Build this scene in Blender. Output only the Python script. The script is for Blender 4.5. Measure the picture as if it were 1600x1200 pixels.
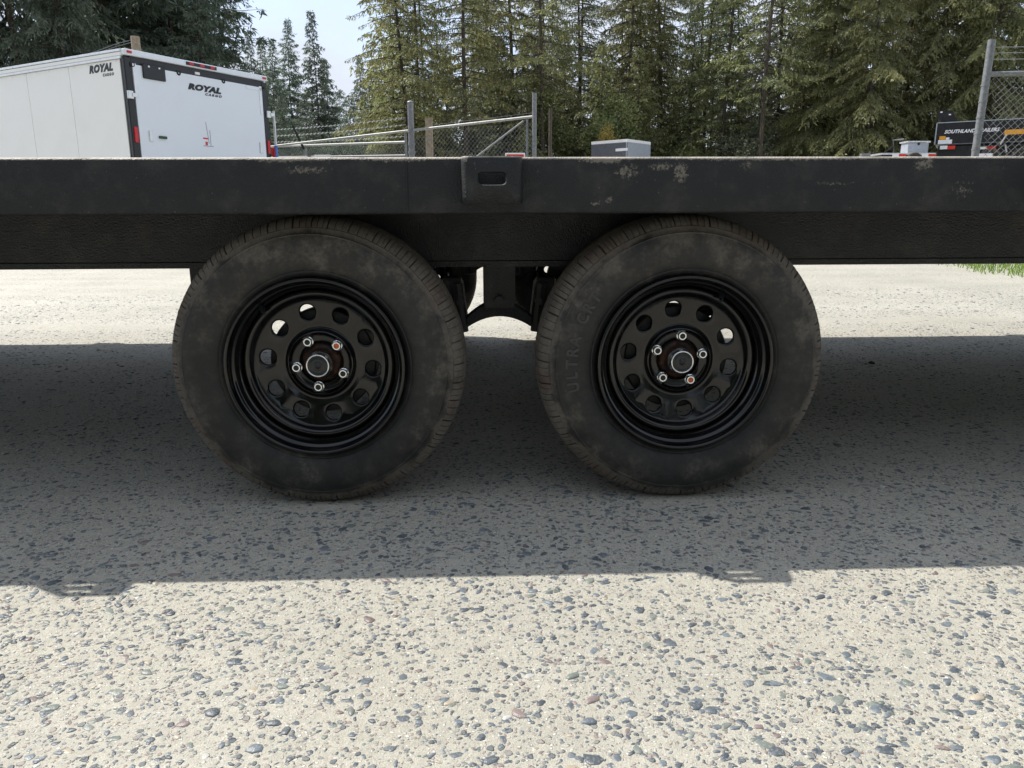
import bpy, bmesh, math, random
import numpy as np
from mathutils import Vector, Matrix
random.seed(7); rng = np.random.default_rng(7)
PI = math.pi; R = math.radians
for o in list(bpy.data.objects): bpy.data.objects.remove(o)
SC = bpy.context.scene; COL = SC.collection

# ------------------------------------------------------------------ camera
CAM = Vector((0.0, -1.692, 0.678)); PITCH, YAW, ROLL = 0.2238, 0.0339, 0.0037
cd = bpy.data.cameras.new('camera'); co = bpy.data.objects.new('camera', cd); COL.objects.link(co)
cd.sensor_fit = 'HORIZONTAL'; cd.sensor_width = 36; cd.lens = 36*1180/1600; cd.clip_start = .05; cd.clip_end = 2000
F_ = Vector((math.sin(YAW)*math.cos(PITCH), math.cos(YAW)*math.cos(PITCH), -math.sin(PITCH)))
R_ = Vector((math.cos(YAW), -math.sin(YAW), 0)); D_ = F_.cross(R_)
R2 = R_*math.cos(ROLL)+D_*math.sin(ROLL); D2 = -R_*math.sin(ROLL)+D_*math.cos(ROLL)
mw = Matrix((R2, -D2, -F_)).transposed().to_4x4(); mw.translation = CAM
co.matrix_world = mw; SC.camera = co

# ------------------------------------------------------------------ sky, sun, exposure
SUN = Vector((-0.50, 0.31, 0.79)).normalized()
EL = math.asin(SUN.z); AZ = math.atan2(SUN.x, SUN.y)
w = bpy.data.worlds.new('World'); SC.world = w; w.use_nodes = True
nt = w.node_tree; nt.nodes.clear()
wn = lambda t: nt.nodes.new(t)
sky = wn('ShaderNodeTexSky'); sky.sky_type = 'NISHITA'; sky.sun_disc = False
sky.sun_elevation = EL; sky.sun_rotation = AZ; sky.air_density = .85; sky.dust_density = .6; sky.ozone_density = 1.0
tc = wn('ShaderNodeTexCoord'); mp = wn('ShaderNodeMapping'); mp.inputs['Scale'].default_value = (1, 1, 2.2); mp.inputs['Location'].default_value = (1.3, .4, .2)
nz = wn('ShaderNodeTexNoise'); nz.inputs['Scale'].default_value = 2.3; nz.inputs['Detail'].default_value = 9; nz.inputs['Roughness'].default_value = .58
rp = wn('ShaderNodeValToRGB'); rp.color_ramp.elements[0].position = .34; rp.color_ramp.elements[1].position = .56; rp.color_ramp.elements[0].color = (.35, .35, .35, 1)
cl = wn('ShaderNodeMixRGB'); cl.inputs[2].default_value = (2.9, 3.12, 3.55, 1)
bg = wn('ShaderNodeBackground'); bg.inputs['Strength'].default_value = .14
ow = wn('ShaderNodeOutputWorld')
L = nt.links.new
L(tc.outputs['Generated'], mp.inputs[0]); L(mp.outputs[0], nz.inputs['Vector']); L(nz.outputs[0], rp.inputs[0])
L(rp.outputs[0], cl.inputs[0]); L(sky.outputs[0], cl.inputs[1]); L(cl.outputs[0], bg.inputs[0]); L(bg.outputs[0], ow.inputs[0])
sd = bpy.data.lights.new('sun', 'SUN'); sd.energy = 2.9; sd.angle = R(.53); sd.color = (1, .96, .89)
so = bpy.data.objects.new('sun', sd); COL.objects.link(so); so.rotation_euler = (-SUN).to_track_quat('-Z', 'Y').to_euler()
SC.view_settings.view_transform = 'Standard'; SC.view_settings.look = 'None'
SC.view_settings.exposure = 1.0; SC.view_settings.gamma = 1; SC.view_settings.use_curve_mapping = False

# ------------------------------------------------------------------ material helpers
class MT:
    def __init__(s, name):
        s.m = bpy.data.materials.new(name); s.m.use_nodes = True; s.t = s.m.node_tree
        s.b = s.t.nodes['Principled BSDF']
    def put(s, sock, v):
        if isinstance(v, bpy.types.NodeSocket): s.t.links.new(v, sock)
        elif isinstance(v, (tuple, list)):
            v = tuple(v)
            if len(v) == 3 and len(sock.default_value) == 4: v = v+(1,)
            sock.default_value = v
        else: sock.default_value = v
    def n(s, typ, out=0, ins=None, **kw):
        nd = s.t.nodes.new('ShaderNode'+typ)
        for k, v in kw.items(): setattr(nd, k, v)
        for k, v in (ins or {}).items(): s.put(nd.inputs[k], v)
        return nd.outputs[out]
    def pos(s): return s.n('NewGeometry', 'Position')
    def obj(s): return s.n('TexCoord', 'Object')
    def noise(s, vec, sc, det=5, ro=.55, out=0): return s.n('TexNoise', out, {'Vector': vec, 'Scale': sc, 'Detail': det, 'Roughness': ro})
    def vor(s, vec, sc, out='Distance', **kw): return s.n('TexVoronoi', out, {'Vector': vec, 'Scale': sc}, **kw)
    def math(s, op, a, b=0.0, clamp=False):
        nd = s.t.nodes.new('ShaderNodeMath'); nd.operation = op; nd.use_clamp = clamp
        s.put(nd.inputs[0], a); s.put(nd.inputs[1], b); return nd.outputs[0]
    def ramp(s, f, stops, interp='LINEAR'):
        nd = s.t.nodes.new('ShaderNodeValToRGB'); cr = nd.color_ramp; cr.interpolation = interp
        while len(cr.elements) < len(stops): cr.elements.new(.5)
        for e, (p, c) in zip(cr.elements, stops):
            e.position = p
            e.color = (c, c, c, 1) if isinstance(c, (int, float)) else tuple(c)+(1,)
        s.put(nd.inputs[0], f); return nd.outputs[0]
    def mix(s, f, a, b, mode='MIX'):
        nd = s.t.nodes.new('ShaderNodeMixRGB'); nd.blend_type = mode
        s.put(nd.inputs[0], f); s.put(nd.inputs[1], a); s.put(nd.inputs[2], b); return nd.outputs[0]
    def bump(s, h, st=.5, dist=.01, nrm=None):
        i = {'Height': h, 'Strength': st, 'Distance': dist}
        if nrm is not None: i['Normal'] = nrm
        return s.n('Bump', 0, i)
    def sep(s, v):
        nd = s.t.nodes.new('ShaderNodeSeparateXYZ'); s.t.links.new(v, nd.inputs[0]); return nd.outputs
    def set(s, **kw):
        for k, v in kw.items(): s.put(s.b.inputs[k.replace('_', ' ')], v)
        return s.m
def plain(name, col, rough=.5, metal=0.0, var=.12, sc=12, bump=0.0, bsc=200, coat=0.0):
    m = MT(name); p = m.obj(); n = m.noise(p, sc, 6)
    lo = tuple(c*(1-var) for c in col); hi = tuple(min(1, c*(1+var)) for c in col)
    kw = dict(Base_Color=m.ramp(n, [(.3, lo), (.7, hi)]), Roughness=m.ramp(n, [(.3, max(.02, rough-.08)), (.7, min(1, rough+.08))]), Metallic=metal)
    if bump: kw['Normal'] = m.bump(m.noise(p, bsc, 3), bump, .003)
    if coat: kw['Coat_Weight'] = coat; kw['Coat_Roughness'] = .06
    return m.set(**kw)

# concrete with exposed aggregate
def mk_concrete():
    m = MT('exposed_aggregate_concrete'); p = m.pos()
    big = m.noise(p, 1.6, 6); fine = m.noise(p, 420, 3, .7); med = m.noise(p, 55, 5, .65)
    c = m.ramp(big, [(.3, (.40, .38, .312)), (.7, (.485, .462, .385))])
    c = m.mix(.65, c, m.ramp(fine, [(.25, .28), (.5, .5), (.72, .78)]), 'OVERLAY')
    c = m.mix(.35, c, m.ramp(med, [(.3, .3), (.6, .62)]), 'OVERLAY')
    c = m.mix(m.ramp(m.noise(p, .9, 8, .62), [(.48, 0), (.62, .28)]), c, (.30, .29, .25))
    c = m.mix(m.ramp(m.noise(m.n('Mapping', 0, {'Vector': p, 'Scale': (.35, 3.5, 1)}), 2.2, 5, .6), [(.52, 0), (.7, .22)]), c, (.56, .53, .46))
    warp = m.n('VectorMath', 0, {0: p, 1: m.n('VectorMath', 0, {0: m.noise(p, 60, 2, .5, 'Color'), 1: (.012, .012, 0)}, operation='MULTIPLY')}, operation='ADD')
    d1 = m.vor(warp, 150); r1 = m.vor(warp, 150, 'Color')
    k = m.math('MULTIPLY', m.ramp(d1, [(.30, 1), (.40, 0)]), m.ramp(m.sep(r1)[0], [(.42, 0), (.45, 1)]))
    c1 = m.ramp(m.sep(r1)[1], [(0, (.13, .15, .17)), (.25, (.24, .25, .26)), (.45, (.40, .33, .27)), (.62, (.30, .21, .19)), (.8, (.62, .60, .54)), (1, (.75, .72, .64))])
    c = m.mix(m.math('MULTIPLY', k, .85), c, c1)
    d3 = m.vor(warp, 300); r3 = m.vor(warp, 300, 'Color')
    k3 = m.math('MULTIPLY', m.ramp(d3, [(.28, 1), (.42, 0)]), m.ramp(m.sep(r3)[0], [(.55, 0), (.58, .8)]))
    c = m.mix(k3, c, m.ramp(m.sep(r3)[1], [(0, (.12, .13, .14)), (.4, (.26, .24, .22)), (.6, (.40, .30, .22)), (1, (.72, .70, .64))]))
    d2 = m.vor(warp, 62); r2 = m.vor(warp, 62, 'Color')
    k2 = m.math('MULTIPLY', m.ramp(d2, [(.26, 1), (.33, 0)]), m.ramp(m.sep(r2)[2], [(.62, 0), (.64, 1)]))
    c2 = m.ramp(m.sep(r2)[1], [(0, (.09, .11, .13)), (.5, (.17, .19, .20)), (.75, (.30, .27, .25)), (1, (.42, .38, .33))])
    c = m.mix(m.math('MULTIPLY', k2, .9), c, c2)
    h = m.math('ADD', m.math('MULTIPLY', k, .5), m.math('MULTIPLY', fine, .55))
    h = m.math('ADD', h, m.math('ADD', m.math('MULTIPLY', med, .9), k2))
    return m.set(Base_Color=c, Roughness=.62, Normal=m.bump(h, .9, .0045))
def mk_gravel():
    m = MT('crushed_gravel'); p = m.pos()
    r = m.vor(p, 45, 'Color'); d = m.vor(p, 45)
    r2 = m.vor(p, 16, 'Color')
    c = m.ramp(m.sep(r)[0], [(0, (.12, .125, .13)), (.3, (.28, .28, .275)), (.7, (.40, .40, .38)), (1, (.54, .53, .50))])
    c = m.mix(m.ramp(m.noise(p, .7, 7), [(.35, 0), (.65, .5)]), c, (.60, .56, .48))
    c = m.mix(m.ramp(m.sep(r2)[1], [(.88, 0), (.93, .6)]), c, (.16, .16, .17))
    return m.set(Base_Color=c, Roughness=.9, Normal=m.bump(d, .8, .01))
def mk_pebble(name, c0, c1):
    m = MT(name); p = m.pos()
    n = m.noise(p, 90, 4); r = m.n('ObjectInfo', 'Random')
    cell = m.sep(m.vor(p, 38, 'Color'))[0]
    c = m.mix(m.math('ADD', m.math('MULTIPLY', n, .45), m.math('MULTIPLY', cell, .5)), c0, c1)
    dust = m.ramp(m.noise(p, 260, 4, .7), [(.52, 0), (.75, .5)])
    c = m.mix(dust, c, (.50, .46, .37))
    return m.set(Base_Color=c, Roughness=.38, Normal=m.bump(m.noise(p, 500, 3), .35, .002))
def mk_black_paint(name, col, bsc, bst, rough, stains=False):
    m = MT(name); p = m.pos()
    n1 = m.noise(p, bsc, 2, .5); n2 = m.noise(p, 5, 6)
    c = m.ramp(n2, [(.3, tuple(x*.8 for x in col)), (.7, tuple(x*1.25 for x in col))])
    dust = m.ramp(m.noise(p, 14, 8, .7), [(.50, 0), (.80, .16)])
    c = m.mix(dust, c, (.22, .20, .17))
    specks = m.ramp(m.noise(p, 130, 2, .5), [(.72, 0), (.76, .5)])
    c = m.mix(specks, c, (.16, .15, .14))
    if stains:
        xyz = m.sep(p)
        tot = None
        for (x, z, sx, sz, th) in ((.255, .786, .055, .010, .42), (.300, .760, .045, .026, .53), (.372, .770, .035, .012, .5), (.412, .760, .022, .034, .50), (.262, .703, .012, .010, .5), (.233, .694, .02, .006, .52),
                                   (-.40, .787, .09, .008, .42), (-.37, .765, .07, .012, .54), (-.18, .786, .10, .007, .46), (.62, .786, .3, .006, .47), (.55, .775, .02, .02, .55), (.93, .775, .03, .02, .5), (1.02, .72, .05, .05, .6), (.74, .735, .1, .008, .58)):
            a = m.math('POWER', m.math('DIVIDE', m.math('SUBTRACT', xyz[0], x), sx), 2.0)
            b = m.math('POWER', m.math('DIVIDE', m.math('SUBTRACT', xyz[2], z), sz), 2.0)
            g = m.math('POWER', 2.718, m.math('MULTIPLY', m.math('ADD', a, b), -1.0))
            nn = m.noise(p, 130, 9, .8)
            v = m.ramp(m.math('ADD', m.math('MULTIPLY', g, .30), m.math('SUBTRACT', nn, th-.25)), [(.46, 0), (.56, 1)])
            v = m.math('MULTIPLY', v, m.ramp(g, [(.08, 0), (.3, 1)]))
            tot = v if tot is None else m.math('MAXIMUM', tot, v)
        edge = m.math('MULTIPLY', m.ramp(m.math('MULTIPLY', m.math('SUBTRACT', xyz[2], .7845), 100.0), [(.0, 0), (.4, .95)]), m.ramp(m.noise(p, 25, 5), [(.25, .25), (.55, .95)]))
        c = m.mix(m.math('MULTIPLY', tot, .55), c, m.mix(m.noise(p, 60, 4), (.20, .17, .13), (.46, .42, .35)))
        c = m.mix(edge, c, (.55, .49, .40))
    nrm = m.bump(n1, bst, .003)
    return m.set(Base_Color=c, Roughness=m.ramp(n2, [(.3, rough-.06), (.7, rough+.1)]), Normal=nrm)
def mk_rubber():
    m = MT('dusty_tyre_rubber'); p = m.obj(); xyz = m.sep(p)
    rad = m.math('SQRT', m.math('ADD', m.math('POWER', xyz[0], 2.0), m.math('POWER', xyz[2], 2.0)))
    wrl = m.pos()
    n = m.noise(wrl, 13, 10, .72); n3 = m.noise(wrl, 5, 3); n2 = m.noise(wrl, 120, 5, .7)
    base = m.mix(n3, (.0050, .0056, .0066), (.0115, .0118, .0115))
    sh = m.ramp(rad, [(.296, 0), (.322, 1)])          # tread shoulder catches most of the dirt
    hi = m.ramp(m.sep(wrl)[2], [(.35, 0), (.66, .085)])
    v = m.math('ADD', m.math('ADD', n, m.math('MULTIPLY', sh, .23)), m.math('ADD', hi, m.math('MULTIPLY', n3, .12)))
    v = m.math('ADD', v, m.ramp(rad, [(.21, 0), (.285, .10)])); v = m.math('SUBTRACT', v, .065)
    mask = m.ramp(v, [(.48, .0), (.60, .12), (.665, .32), (.71, .64), (.87, .95)])
    dirt = m.mix(n2, (.050, .044, .037), (.22, .195, .160))
    c = m.mix(mask, base, dirt)
    red = m.math('MULTIPLY', sh, m.ramp(m.noise(wrl, 9, 3), [(.52, 0), (.66, .5)]))
    c = m.mix(red, c, (.075, .038, .028))
    ringv = m.noise(m.n('CombineXYZ', 0, {0: m.math('MULTIPLY', rad, 1.0)}), 160, 2)
    h = m.math('ADD', m.math('MULTIPLY', n2, .8), m.math('MULTIPLY', ringv, .25))
    return m.set(Base_Color=c, Roughness=m.ramp(mask, [(0, .52), (1, .9)]), Normal=m.bump(h, .4, .002))
def mk_leaf(name, c0, c1, tr=.35):
    m = MT(name); r = m.n('ObjectInfo', 'Random'); p = m.pos()
    a = m.n('Attribute', 'Fac', attribute_name='tint')
    c = m.mix(m.math('ADD', m.math('MULTIPLY', a, .75), m.math('MULTIPLY', m.noise(p, .6, 4), .35)), c0, c1)
    hue = m.n('HueSaturation', 0, {'Color': c, 'Hue': m.math('ADD', m.math('MULTIPLY', r, .035), .482), 'Saturation': .95, 'Value': m.math('ADD', m.math('MULTIPLY', r, .35), .82)})
    d = m.n('BsdfDiffuse', 0, {'Color': hue}); t = m.n('BsdfTranslucent', 0, {'Color': hue})
    g = m.n('BsdfGlossy', 0, {'Color': (.8, .8, .8), 'Roughness': .45})
    s1 = m.n('MixShader', 0, {0: tr, 1: d, 2: t}); s2 = m.n('MixShader', 0, {0: .03, 1: s1, 2: g})
    m.t.links.new(s2, m.t.nodes['Material Output'].inputs[0]); return m.m
def mk_white(name, col, rough=.3, dirt=.12):
    m = MT(name); p = m.obj(); n = m.noise(p, 2.2, 7, .6)
    c = m.mix(m.ramp(n, [(.45, 0), (.75, dirt)]), col, (.55, .55, .50))
    return m.set(Base_Color=c, Roughness=rough, Normal=m.bump(m.noise(p, 1.2, 2), .12, .05))
def mk_galv(name='galvanised_steel', col=(.26, .27, .28)):
    m = MT(name); p = m.pos(); n = m.noise(p, 30, 5, .6)
    c = m.mix(m.ramp(n, [(.35, 0), (.7, 1)]), col, tuple(x*.6 for x in col))
    c = m.mix(m.ramp(m.noise(p, 8, 6, .7), [(.58, 0), (.75, .6)]), c, (.16, .11, .07))
    return m.set(Base_Color=c, Roughness=.55, Metallic=.35)
def mk_bark():
    m = MT('conifer_bark'); p = m.obj()
    n = m.noise(m.n('Mapping', 0, {'Vector': p, 'Scale': (6, 6, 1.2)}), 3, 6, .65)
    return m.set(Base_Color=m.ramp(n, [(.3, (.035, .028, .022)), (.7, (.13, .105, .08))]), Roughness=.95, Normal=m.bump(n, .8, .05))

M = {}
M['concrete'] = mk_concrete(); M['gravel'] = mk_gravel()
M['peb'] = [mk_pebble('slate_pebble', (.045, .058, .07), (.14, .16, .18)), mk_pebble('blue_grey_pebble', (.08, .10, .12), (.20, .23, .25)),
            mk_pebble('green_grey_pebble', (.10, .125, .11), (.26, .28, .25)), mk_pebble('purple_brown_pebble', (.12, .09, .09), (.30, .24, .22)),
            mk_pebble('tan_pebble', (.30, .25, .18), (.52, .46, .36)), mk_pebble('pale_pebble', (.27, .27, .255), (.66, .64, .60))]
M['rail'] = mk_black_paint('textured_black_rail_paint', (.0048, .0060, .0076), 300, .9, .55, True)
M['frame'] = mk_black_paint('satin_black_frame_paint', (.0020, .0025, .0032), 220, .7, .42)
M['chassis'] = mk_black_paint('rough_black_chassis_paint', (.010, .0105, .0105), 300, .6, .5)
M['rubber'] = mk_rubber()
M['letter'] = plain('raised_rubber', (.044, .043, .041), .6, var=.35, sc=60)
M['rim'] = plain('gloss_black_rim', (.0035, .0035, .0035), .12, var=.3, sc=25)
M['chrome'] = plain('zinc_plated_steel', (.72, .74, .76), .22, 1.0, .1, 60)
M['cap'] = plain('dark_rubber_cap', (.010, .012, .014), .3, var=.3, sc=60)
M['rust'] = MT('rusty_hub'); _m = M['rust']; _n = _m.noise(_m.obj(), 40, 6, .7)
M['rust'] = _m.set(Base_Color=_m.ramp(_n, [(.48, (.008, .007, .006)), (.58, (.06, .022, .010)), (.74, (.20, .07, .025))]), Roughness=.6)
M['orange'] = plain('orange_paint_mark', (.65, .13, .04), .5)
M['white_side'] = mk_white('white_trailer_panel', (.87, .87, .84), .28)
M['white_shade_blue'] = mk_white('shade_blue_white_panel', (.78, .83, .89), .25, .1)  # same trailer white as the sides, with the rear's bluish shade put in
M['alu'] = plain('aluminium_trim', (.72, .73, .74), .35, .6)
M['blk'] = plain('black_trim', (.012, .012, .014), .35)
M['ink'] = plain('black_lettering', (.01, .01, .012), .4)
M['wht'] = plain('white_lettering', (.80, .80, .80), .5, var=.04)
M['red'] = plain('red_lens', (.55, .02, .03), .3)
M['redtape'] = plain('red_reflective_tape', (.62, .03, .02), .4)
M['amber'] = plain('amber_bar', (.75, .33, .02), .4)
M['green'] = plain('dark_green_label', (.02, .07, .03), .5)
M['blue'] = plain('blue_plastic', (.06, .16, .42), .4)
M['grey_dark'] = plain('dark_grey_panel', (.10, .105, .12), .35)
M['grey_light'] = plain('light_grey_panel', (.34, .37, .41), .35)
M['galv'] = mk_galv(); M['galv_lt'] = mk_galv('bright_galvanised_rail', (.42, .42, .40))
M['wire'] = plain('chain_link_wire', (.30, .31, .31), .5, .4)
M['wood'] = plain('weathered_post_wood', (.30, .24, .17), .85, var=.3, sc=20)
M['deckwood'] = plain('weathered_deck_board', (.030, .025, .020), .85, var=.3, sc=9, bump=.4, bsc=40)
M['bark'] = mk_bark()
M['leaf'] = [mk_leaf('olive_conifer_foliage', (.095, .125, .048), (.43, .425, .18), .62), mk_leaf('shade_dark_conifer_foliage', (.040, .060, .045), (.20, .25, .165), .45),  # dark foliage: cloud shade over the left trees is put into its colour
             mk_leaf('grey_green_conifer_foliage', (.085, .105, .065), (.32, .33, .20), .5), mk_leaf('yellow_maple_foliage', (.22, .17, .03), (.42, .30, .06), .45),
             mk_leaf('understory_foliage', (.08, .11, .04), (.32, .35, .13), .5)]
M['grass'] = mk_leaf('bright_grass', (.10, .20, .02), (.28, .38, .05), .4)
M['stone'] = plain('dark_stone', (.07, .075, .08), .7, var=.3)

# ------------------------------------------------------------------ mesh helpers
def link(name, me, mats, parent=None, loc=None, rot=None):
    o = bpy.data.objects.new(name, me); COL.objects.link(o)
    if me is not None and mats is not None and len(me.materials) == 0:
        for m in (mats if isinstance(mats, (list, tuple)) else [mats]): me.materials.append(m)
    if parent is not None: o.parent = parent
    if loc is not None: o.location = loc
    if rot is not None: o.rotation_euler = rot
    return o
def mesh_np(name, V, Q, smooth=False, mi=None):
    """V (n,3); Q (m,k) index array, k = 3 or 4"""
    me = bpy.data.meshes.new(name); V = np.asarray(V, np.float32); Q = np.asarray(Q, np.int32); k = Q.shape[1]
    me.vertices.add(len(V)); me.vertices.foreach_set('co', V.ravel())
    me.loops.add(Q.size); me.loops.foreach_set('vertex_index', Q.ravel())
    me.polygons.add(len(Q)); me.polygons.foreach_set('loop_start', np.arange(0, Q.size, k, dtype=np.int32))
    me.polygons.foreach_set('loop_total', np.full(len(Q), k, np.int32))
    if mi is not None: me.polygons.foreach_set('material_index', np.asarray(mi, np.int32))
    if smooth: me.polygons.foreach_set('use_smooth', np.ones(len(Q), bool))
    me.update(calc_edges=True); return me
def BM(): return bmesh.new()
def done(bm, name, smooth=False, ang=35):
    me = bpy.data.meshes.new(name); bmesh.ops.recalc_face_normals(bm, faces=bm.faces)
    if smooth:
        for f in bm.faces: f.smooth = True
    bm.to_mesh(me); bm.free()
    if smooth: me.set_sharp_from_angle(angle=R(ang))
    return me
def box(bm, c, s, bev=0.0, rot=None, seg=1):
    r = bmesh.ops.create_cube(bm, size=1)['verts']
    for v in r: v.co = Vector((v.co.x*s[0], v.co.y*s[1], v.co.z*s[2]))
    if bev:
        es = list({e for v in r for e in v.link_edges}); q = bmesh.ops.bevel(bm, geom=es, offset=bev, segments=seg, affect='EDGES', profile=.5)
        r = list({v for f in q['faces'] for v in f.verts} | set(v for v in r if v.is_valid))
    if rot is not None:
        bmesh.ops.rotate(bm, verts=r, cent=(0, 0, 0), matrix=rot)
    bmesh.ops.translate(bm, verts=r, vec=c); return r
def tube(bm, pts, rad, n=8, cap=True):
    pts = [Vector(p) for p in pts]; rs = rad if isinstance(rad, (list, tuple)) else [rad]*len(pts); rings = []
    for i, p in enumerate(pts):
        d = (pts[min(i+1, len(pts)-1)]-pts[max(i-1, 0)]).normalized()
        a = d.cross(Vector((0, 0, 1)) if abs(d.z) < .9 else Vector((1, 0, 0))).normalized(); b = d.cross(a)
        rings.append([bm.verts.new(p+(a*math.cos(2*PI*k/n)+b*math.sin(2*PI*k/n))*rs[i]) for k in range(n)])
    for A, B in zip(rings, rings[1:]):
        for k in range(n): bm.faces.new((A[k], A[(k+1) % n], B[(k+1) % n], B[k]))
    if cap: bm.faces.new(rings[0]); bm.faces.new(rings[-1])
def part(name, parent, mat, fn, smooth=False, **kw):
    bm = BM(); fn(bm); return link(name, done(bm, name, smooth), mat, parent, **kw)
def pbox(name, parent, mat, c, s, bev=0.0, rot=None, smooth=False):
    bm = BM(); box(bm, (0, 0, 0), s, bev, rot, 2 if bev else 1)
    return link(name, done(bm, name, smooth), mat, parent, loc=c)
def ptube(name, parent, mat, pts, rad, n=10):
    bm = BM(); tube(bm, pts, rad, n); return link(name, done(bm, name, True, 50), mat, parent)
def thing(name, label, cat, loc=(0, 0, 0), rz=0, group=None):
    o = bpy.data.objects.new(name, None); COL.objects.link(o); o.location = loc; o.rotation_euler = (0, 0, rz); o.empty_display_size = .2
    o['label'] = label; o['category'] = cat
    if group: o['group'] = group
    return o
def tag(o, label, cat, group=None):
    o['label'] = label; o['category'] = cat
    if group: o['group'] = group
    return o
def extrude_x(bm, prof, x0, x1, closed=True):
    A = [bm.verts.new((x0, y, z)) for y, z in prof]; B = [bm.verts.new((x1, y, z)) for y, z in prof]
    n = len(prof)
    for i in range(n if closed else n-1): bm.faces.new((A[i], A[(i+1) % n], B[(i+1) % n], B[i]))
    if closed: bm.faces.new(A); bm.faces.new(B)
def revolve_np(prof, angs):
    """prof list of (r,y) revolved about Y; angle 0 along +x towards +z"""
    prof = np.array(prof); n = len(prof); k = len(angs)
    V = np.zeros((k, n, 3)); V[:, :, 0] = np.cos(angs)[:, None]*prof[:, 0]; V[:, :, 2] = np.sin(angs)[:, None]*prof[:, 0]; V[:, :, 1] = prof[:, 1]
    i = np.arange(k)[:, None]; j = np.arange(n-1)[None, :]; i2 = (i+1) % k
    Q = np.stack([i*n+j, i2*n+j, i2*n+j+1, i*n+j+1], -1).reshape(-1, 4)
    return V.reshape(-1, 3), Q
def text_mesh(s, size, bold=0.0, shear=0.0, ext=.001, sx=1.0, space=1.0):
    cu = bpy.data.curves.new('lettering', 'FONT'); cu.body = s; cu.size = size; cu.offset = bold; cu.shear = shear; cu.extrude = ext
    cu.align_x = 'CENTER'; cu.align_y = 'CENTER'; cu.space_character = space; cu.resolution_u = 3
    o = bpy.data.objects.new('lettering', cu); COL.objects.link(o); dg = bpy.context.evaluated_depsgraph_get(); dg.update()
    me = bpy.data.meshes.new_from_object(o.evaluated_get(dg)); bpy.data.objects.remove(o)
    me.transform(Matrix.Diagonal((sx, 1, 1, 1))); me.materials.clear(); return me
def ss(t): t = np.clip(t, 0, 1); return t*t*(3-2*t)

# ------------------------------------------------------------------ ground
def gz(x, y):
    x = np.asarray(x, float); y = np.asarray(y, float)
    a = np.clip(y-3.0, 0, 6)*.04
    st = 9+4.0*ss((-x-3)/3)
    b = 1.96*np.clip((y-st)/(27-st), 0, 1)
    bank = .22*ss((x-4.6)/2.5)*ss((y-4.2)/3.0)*(1-ss((y-12)/6))
    und = .010*np.sin(x*1.3+.4)*np.sin(y*.9+1)*ss((y-3)/2)
    return a+b+bank+und
def grid(xs, ys, dz, name):
    X, Y = np.meshgrid(xs, ys); Z = gz(X, Y)+dz; V = np.stack([X, Y, Z], -1).reshape(-1, 3)
    n = len(xs); i = np.arange(len(ys)-1)[:, None]; j = np.arange(n-1)[None, :]
    Q = np.stack([i*n+j, i*n+j+1, (i+1)*n+j+1, (i+1)*n+j], -1).reshape(-1, 4)
    return mesh_np(name, V, Q, True)
xs = np.concatenate([[-900, -400, -200, -100, -60, -40], np.arange(-30, 36, .6), [40, 60, 100, 200, 400, 900]])
ys = np.concatenate([[-900, -300, -100, -40, -20, -12], np.arange(-8, 32, .5), [35, 40, 50, 70, 100, 200, 400, 900]])
g = link('gravel_ground', grid(xs, ys, -.03, 'gravel_ground'), M['gravel']); g['kind'] = 'structure'
pav = link('concrete_pavement', grid(np.arange(-12, 12.1, .3), np.arange(-5, 7.9, .3), 0, 'concrete_pavement'), M['concrete']); pav['kind'] = 'structure'

# embedded pebbles: 300 largest to the eye as parts, the rest joined
def dome(seed, nseg=7):
    r = np.random.default_rng(seed); a = np.arange(nseg)/nseg*2*PI+r.uniform(-.22, .22, nseg)
    o = r.uniform(.62, 1.15, nseg); V = []
    for (rr, z) in ((1.0, -.35), (1.0, .12), (.74, .62)):
        for k in range(nseg): V.append((math.cos(a[k])*o[k]*rr, math.sin(a[k])*o[k]*rr, z*r.uniform(.85, 1.1) if z > 0 else z))
    V.append((r.uniform(-.15, .15), r.uniform(-.15, .15), .86)); F = []
    for b in (0, nseg):
        for k in range(nseg):
            k2 = (k+1) % nseg; F += [(b+k, b+k2, b+nseg+k2), (b+k, b+nseg+k2, b+nseg+k)]
    for k in range(nseg): F.append((2*nseg+k, 2*nseg+(k+1) % nseg, 3*nseg))
    return np.array(V, float), np.array(F)
def low_dome(seed, nseg=6):
    r = np.random.default_rng(seed); a = np.arange(nseg)/nseg*2*PI+r.uniform(-.25, .25, nseg); o = r.uniform(.65, 1.15, nseg)
    V = [(math.cos(a[k])*o[k]*q, math.sin(a[k])*o[k]*q, z) for q, z in ((1, -.3), (.86, .5)) for k in range(nseg)]+[(0, 0, .85)]
    F = []
    for k in range(nseg): k2 = (k+1) % nseg; F += [(k, k2, nseg+k2), (k, nseg+k2, nseg+k), (nseg+k, nseg+k2, 2*nseg)]
    return np.array(V, float), np.array(F)
LOWD = [low_dome(300+i) for i in range(14)]
DOMES = [dome(100+i) for i in range(14)]
NP = 108000
py = -1.25+(rng.random(NP)**1.08)*5.6; half = 1.1+(py+1.25)*.60
px = (rng.random(NP)*2-1)*half
dist_keep = rng.random(NP) < np.clip(1.0-(py-.5)*.10, .5, 1)
clump = np.sin(px*5.1+1.3*np.sin(py*3.3))*np.sin(py*6.2+px*2.2)
dist_keep &= rng.random(NP) < (.72+.28*clump)
px, py = px[dist_keep], py[dist_keep]; NP = len(px)
rad = np.clip(rng.lognormal(math.log(.0038), .52, NP), .0018, .0140); rad *= np.clip(1+(py-1.2)*.12, 1, 1.3)
asp = rng.uniform(.45, .85, NP); ht = rad*rng.uniform(.10, .34, NP)
ang = rng.normal(.1, .9, NP); mi = rng.choice(6, NP, p=[.46, .29, .14, .06, .04, .01]); dv = rng.integers(0, 14, NP)
under = np.zeros(NP, bool)
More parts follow.
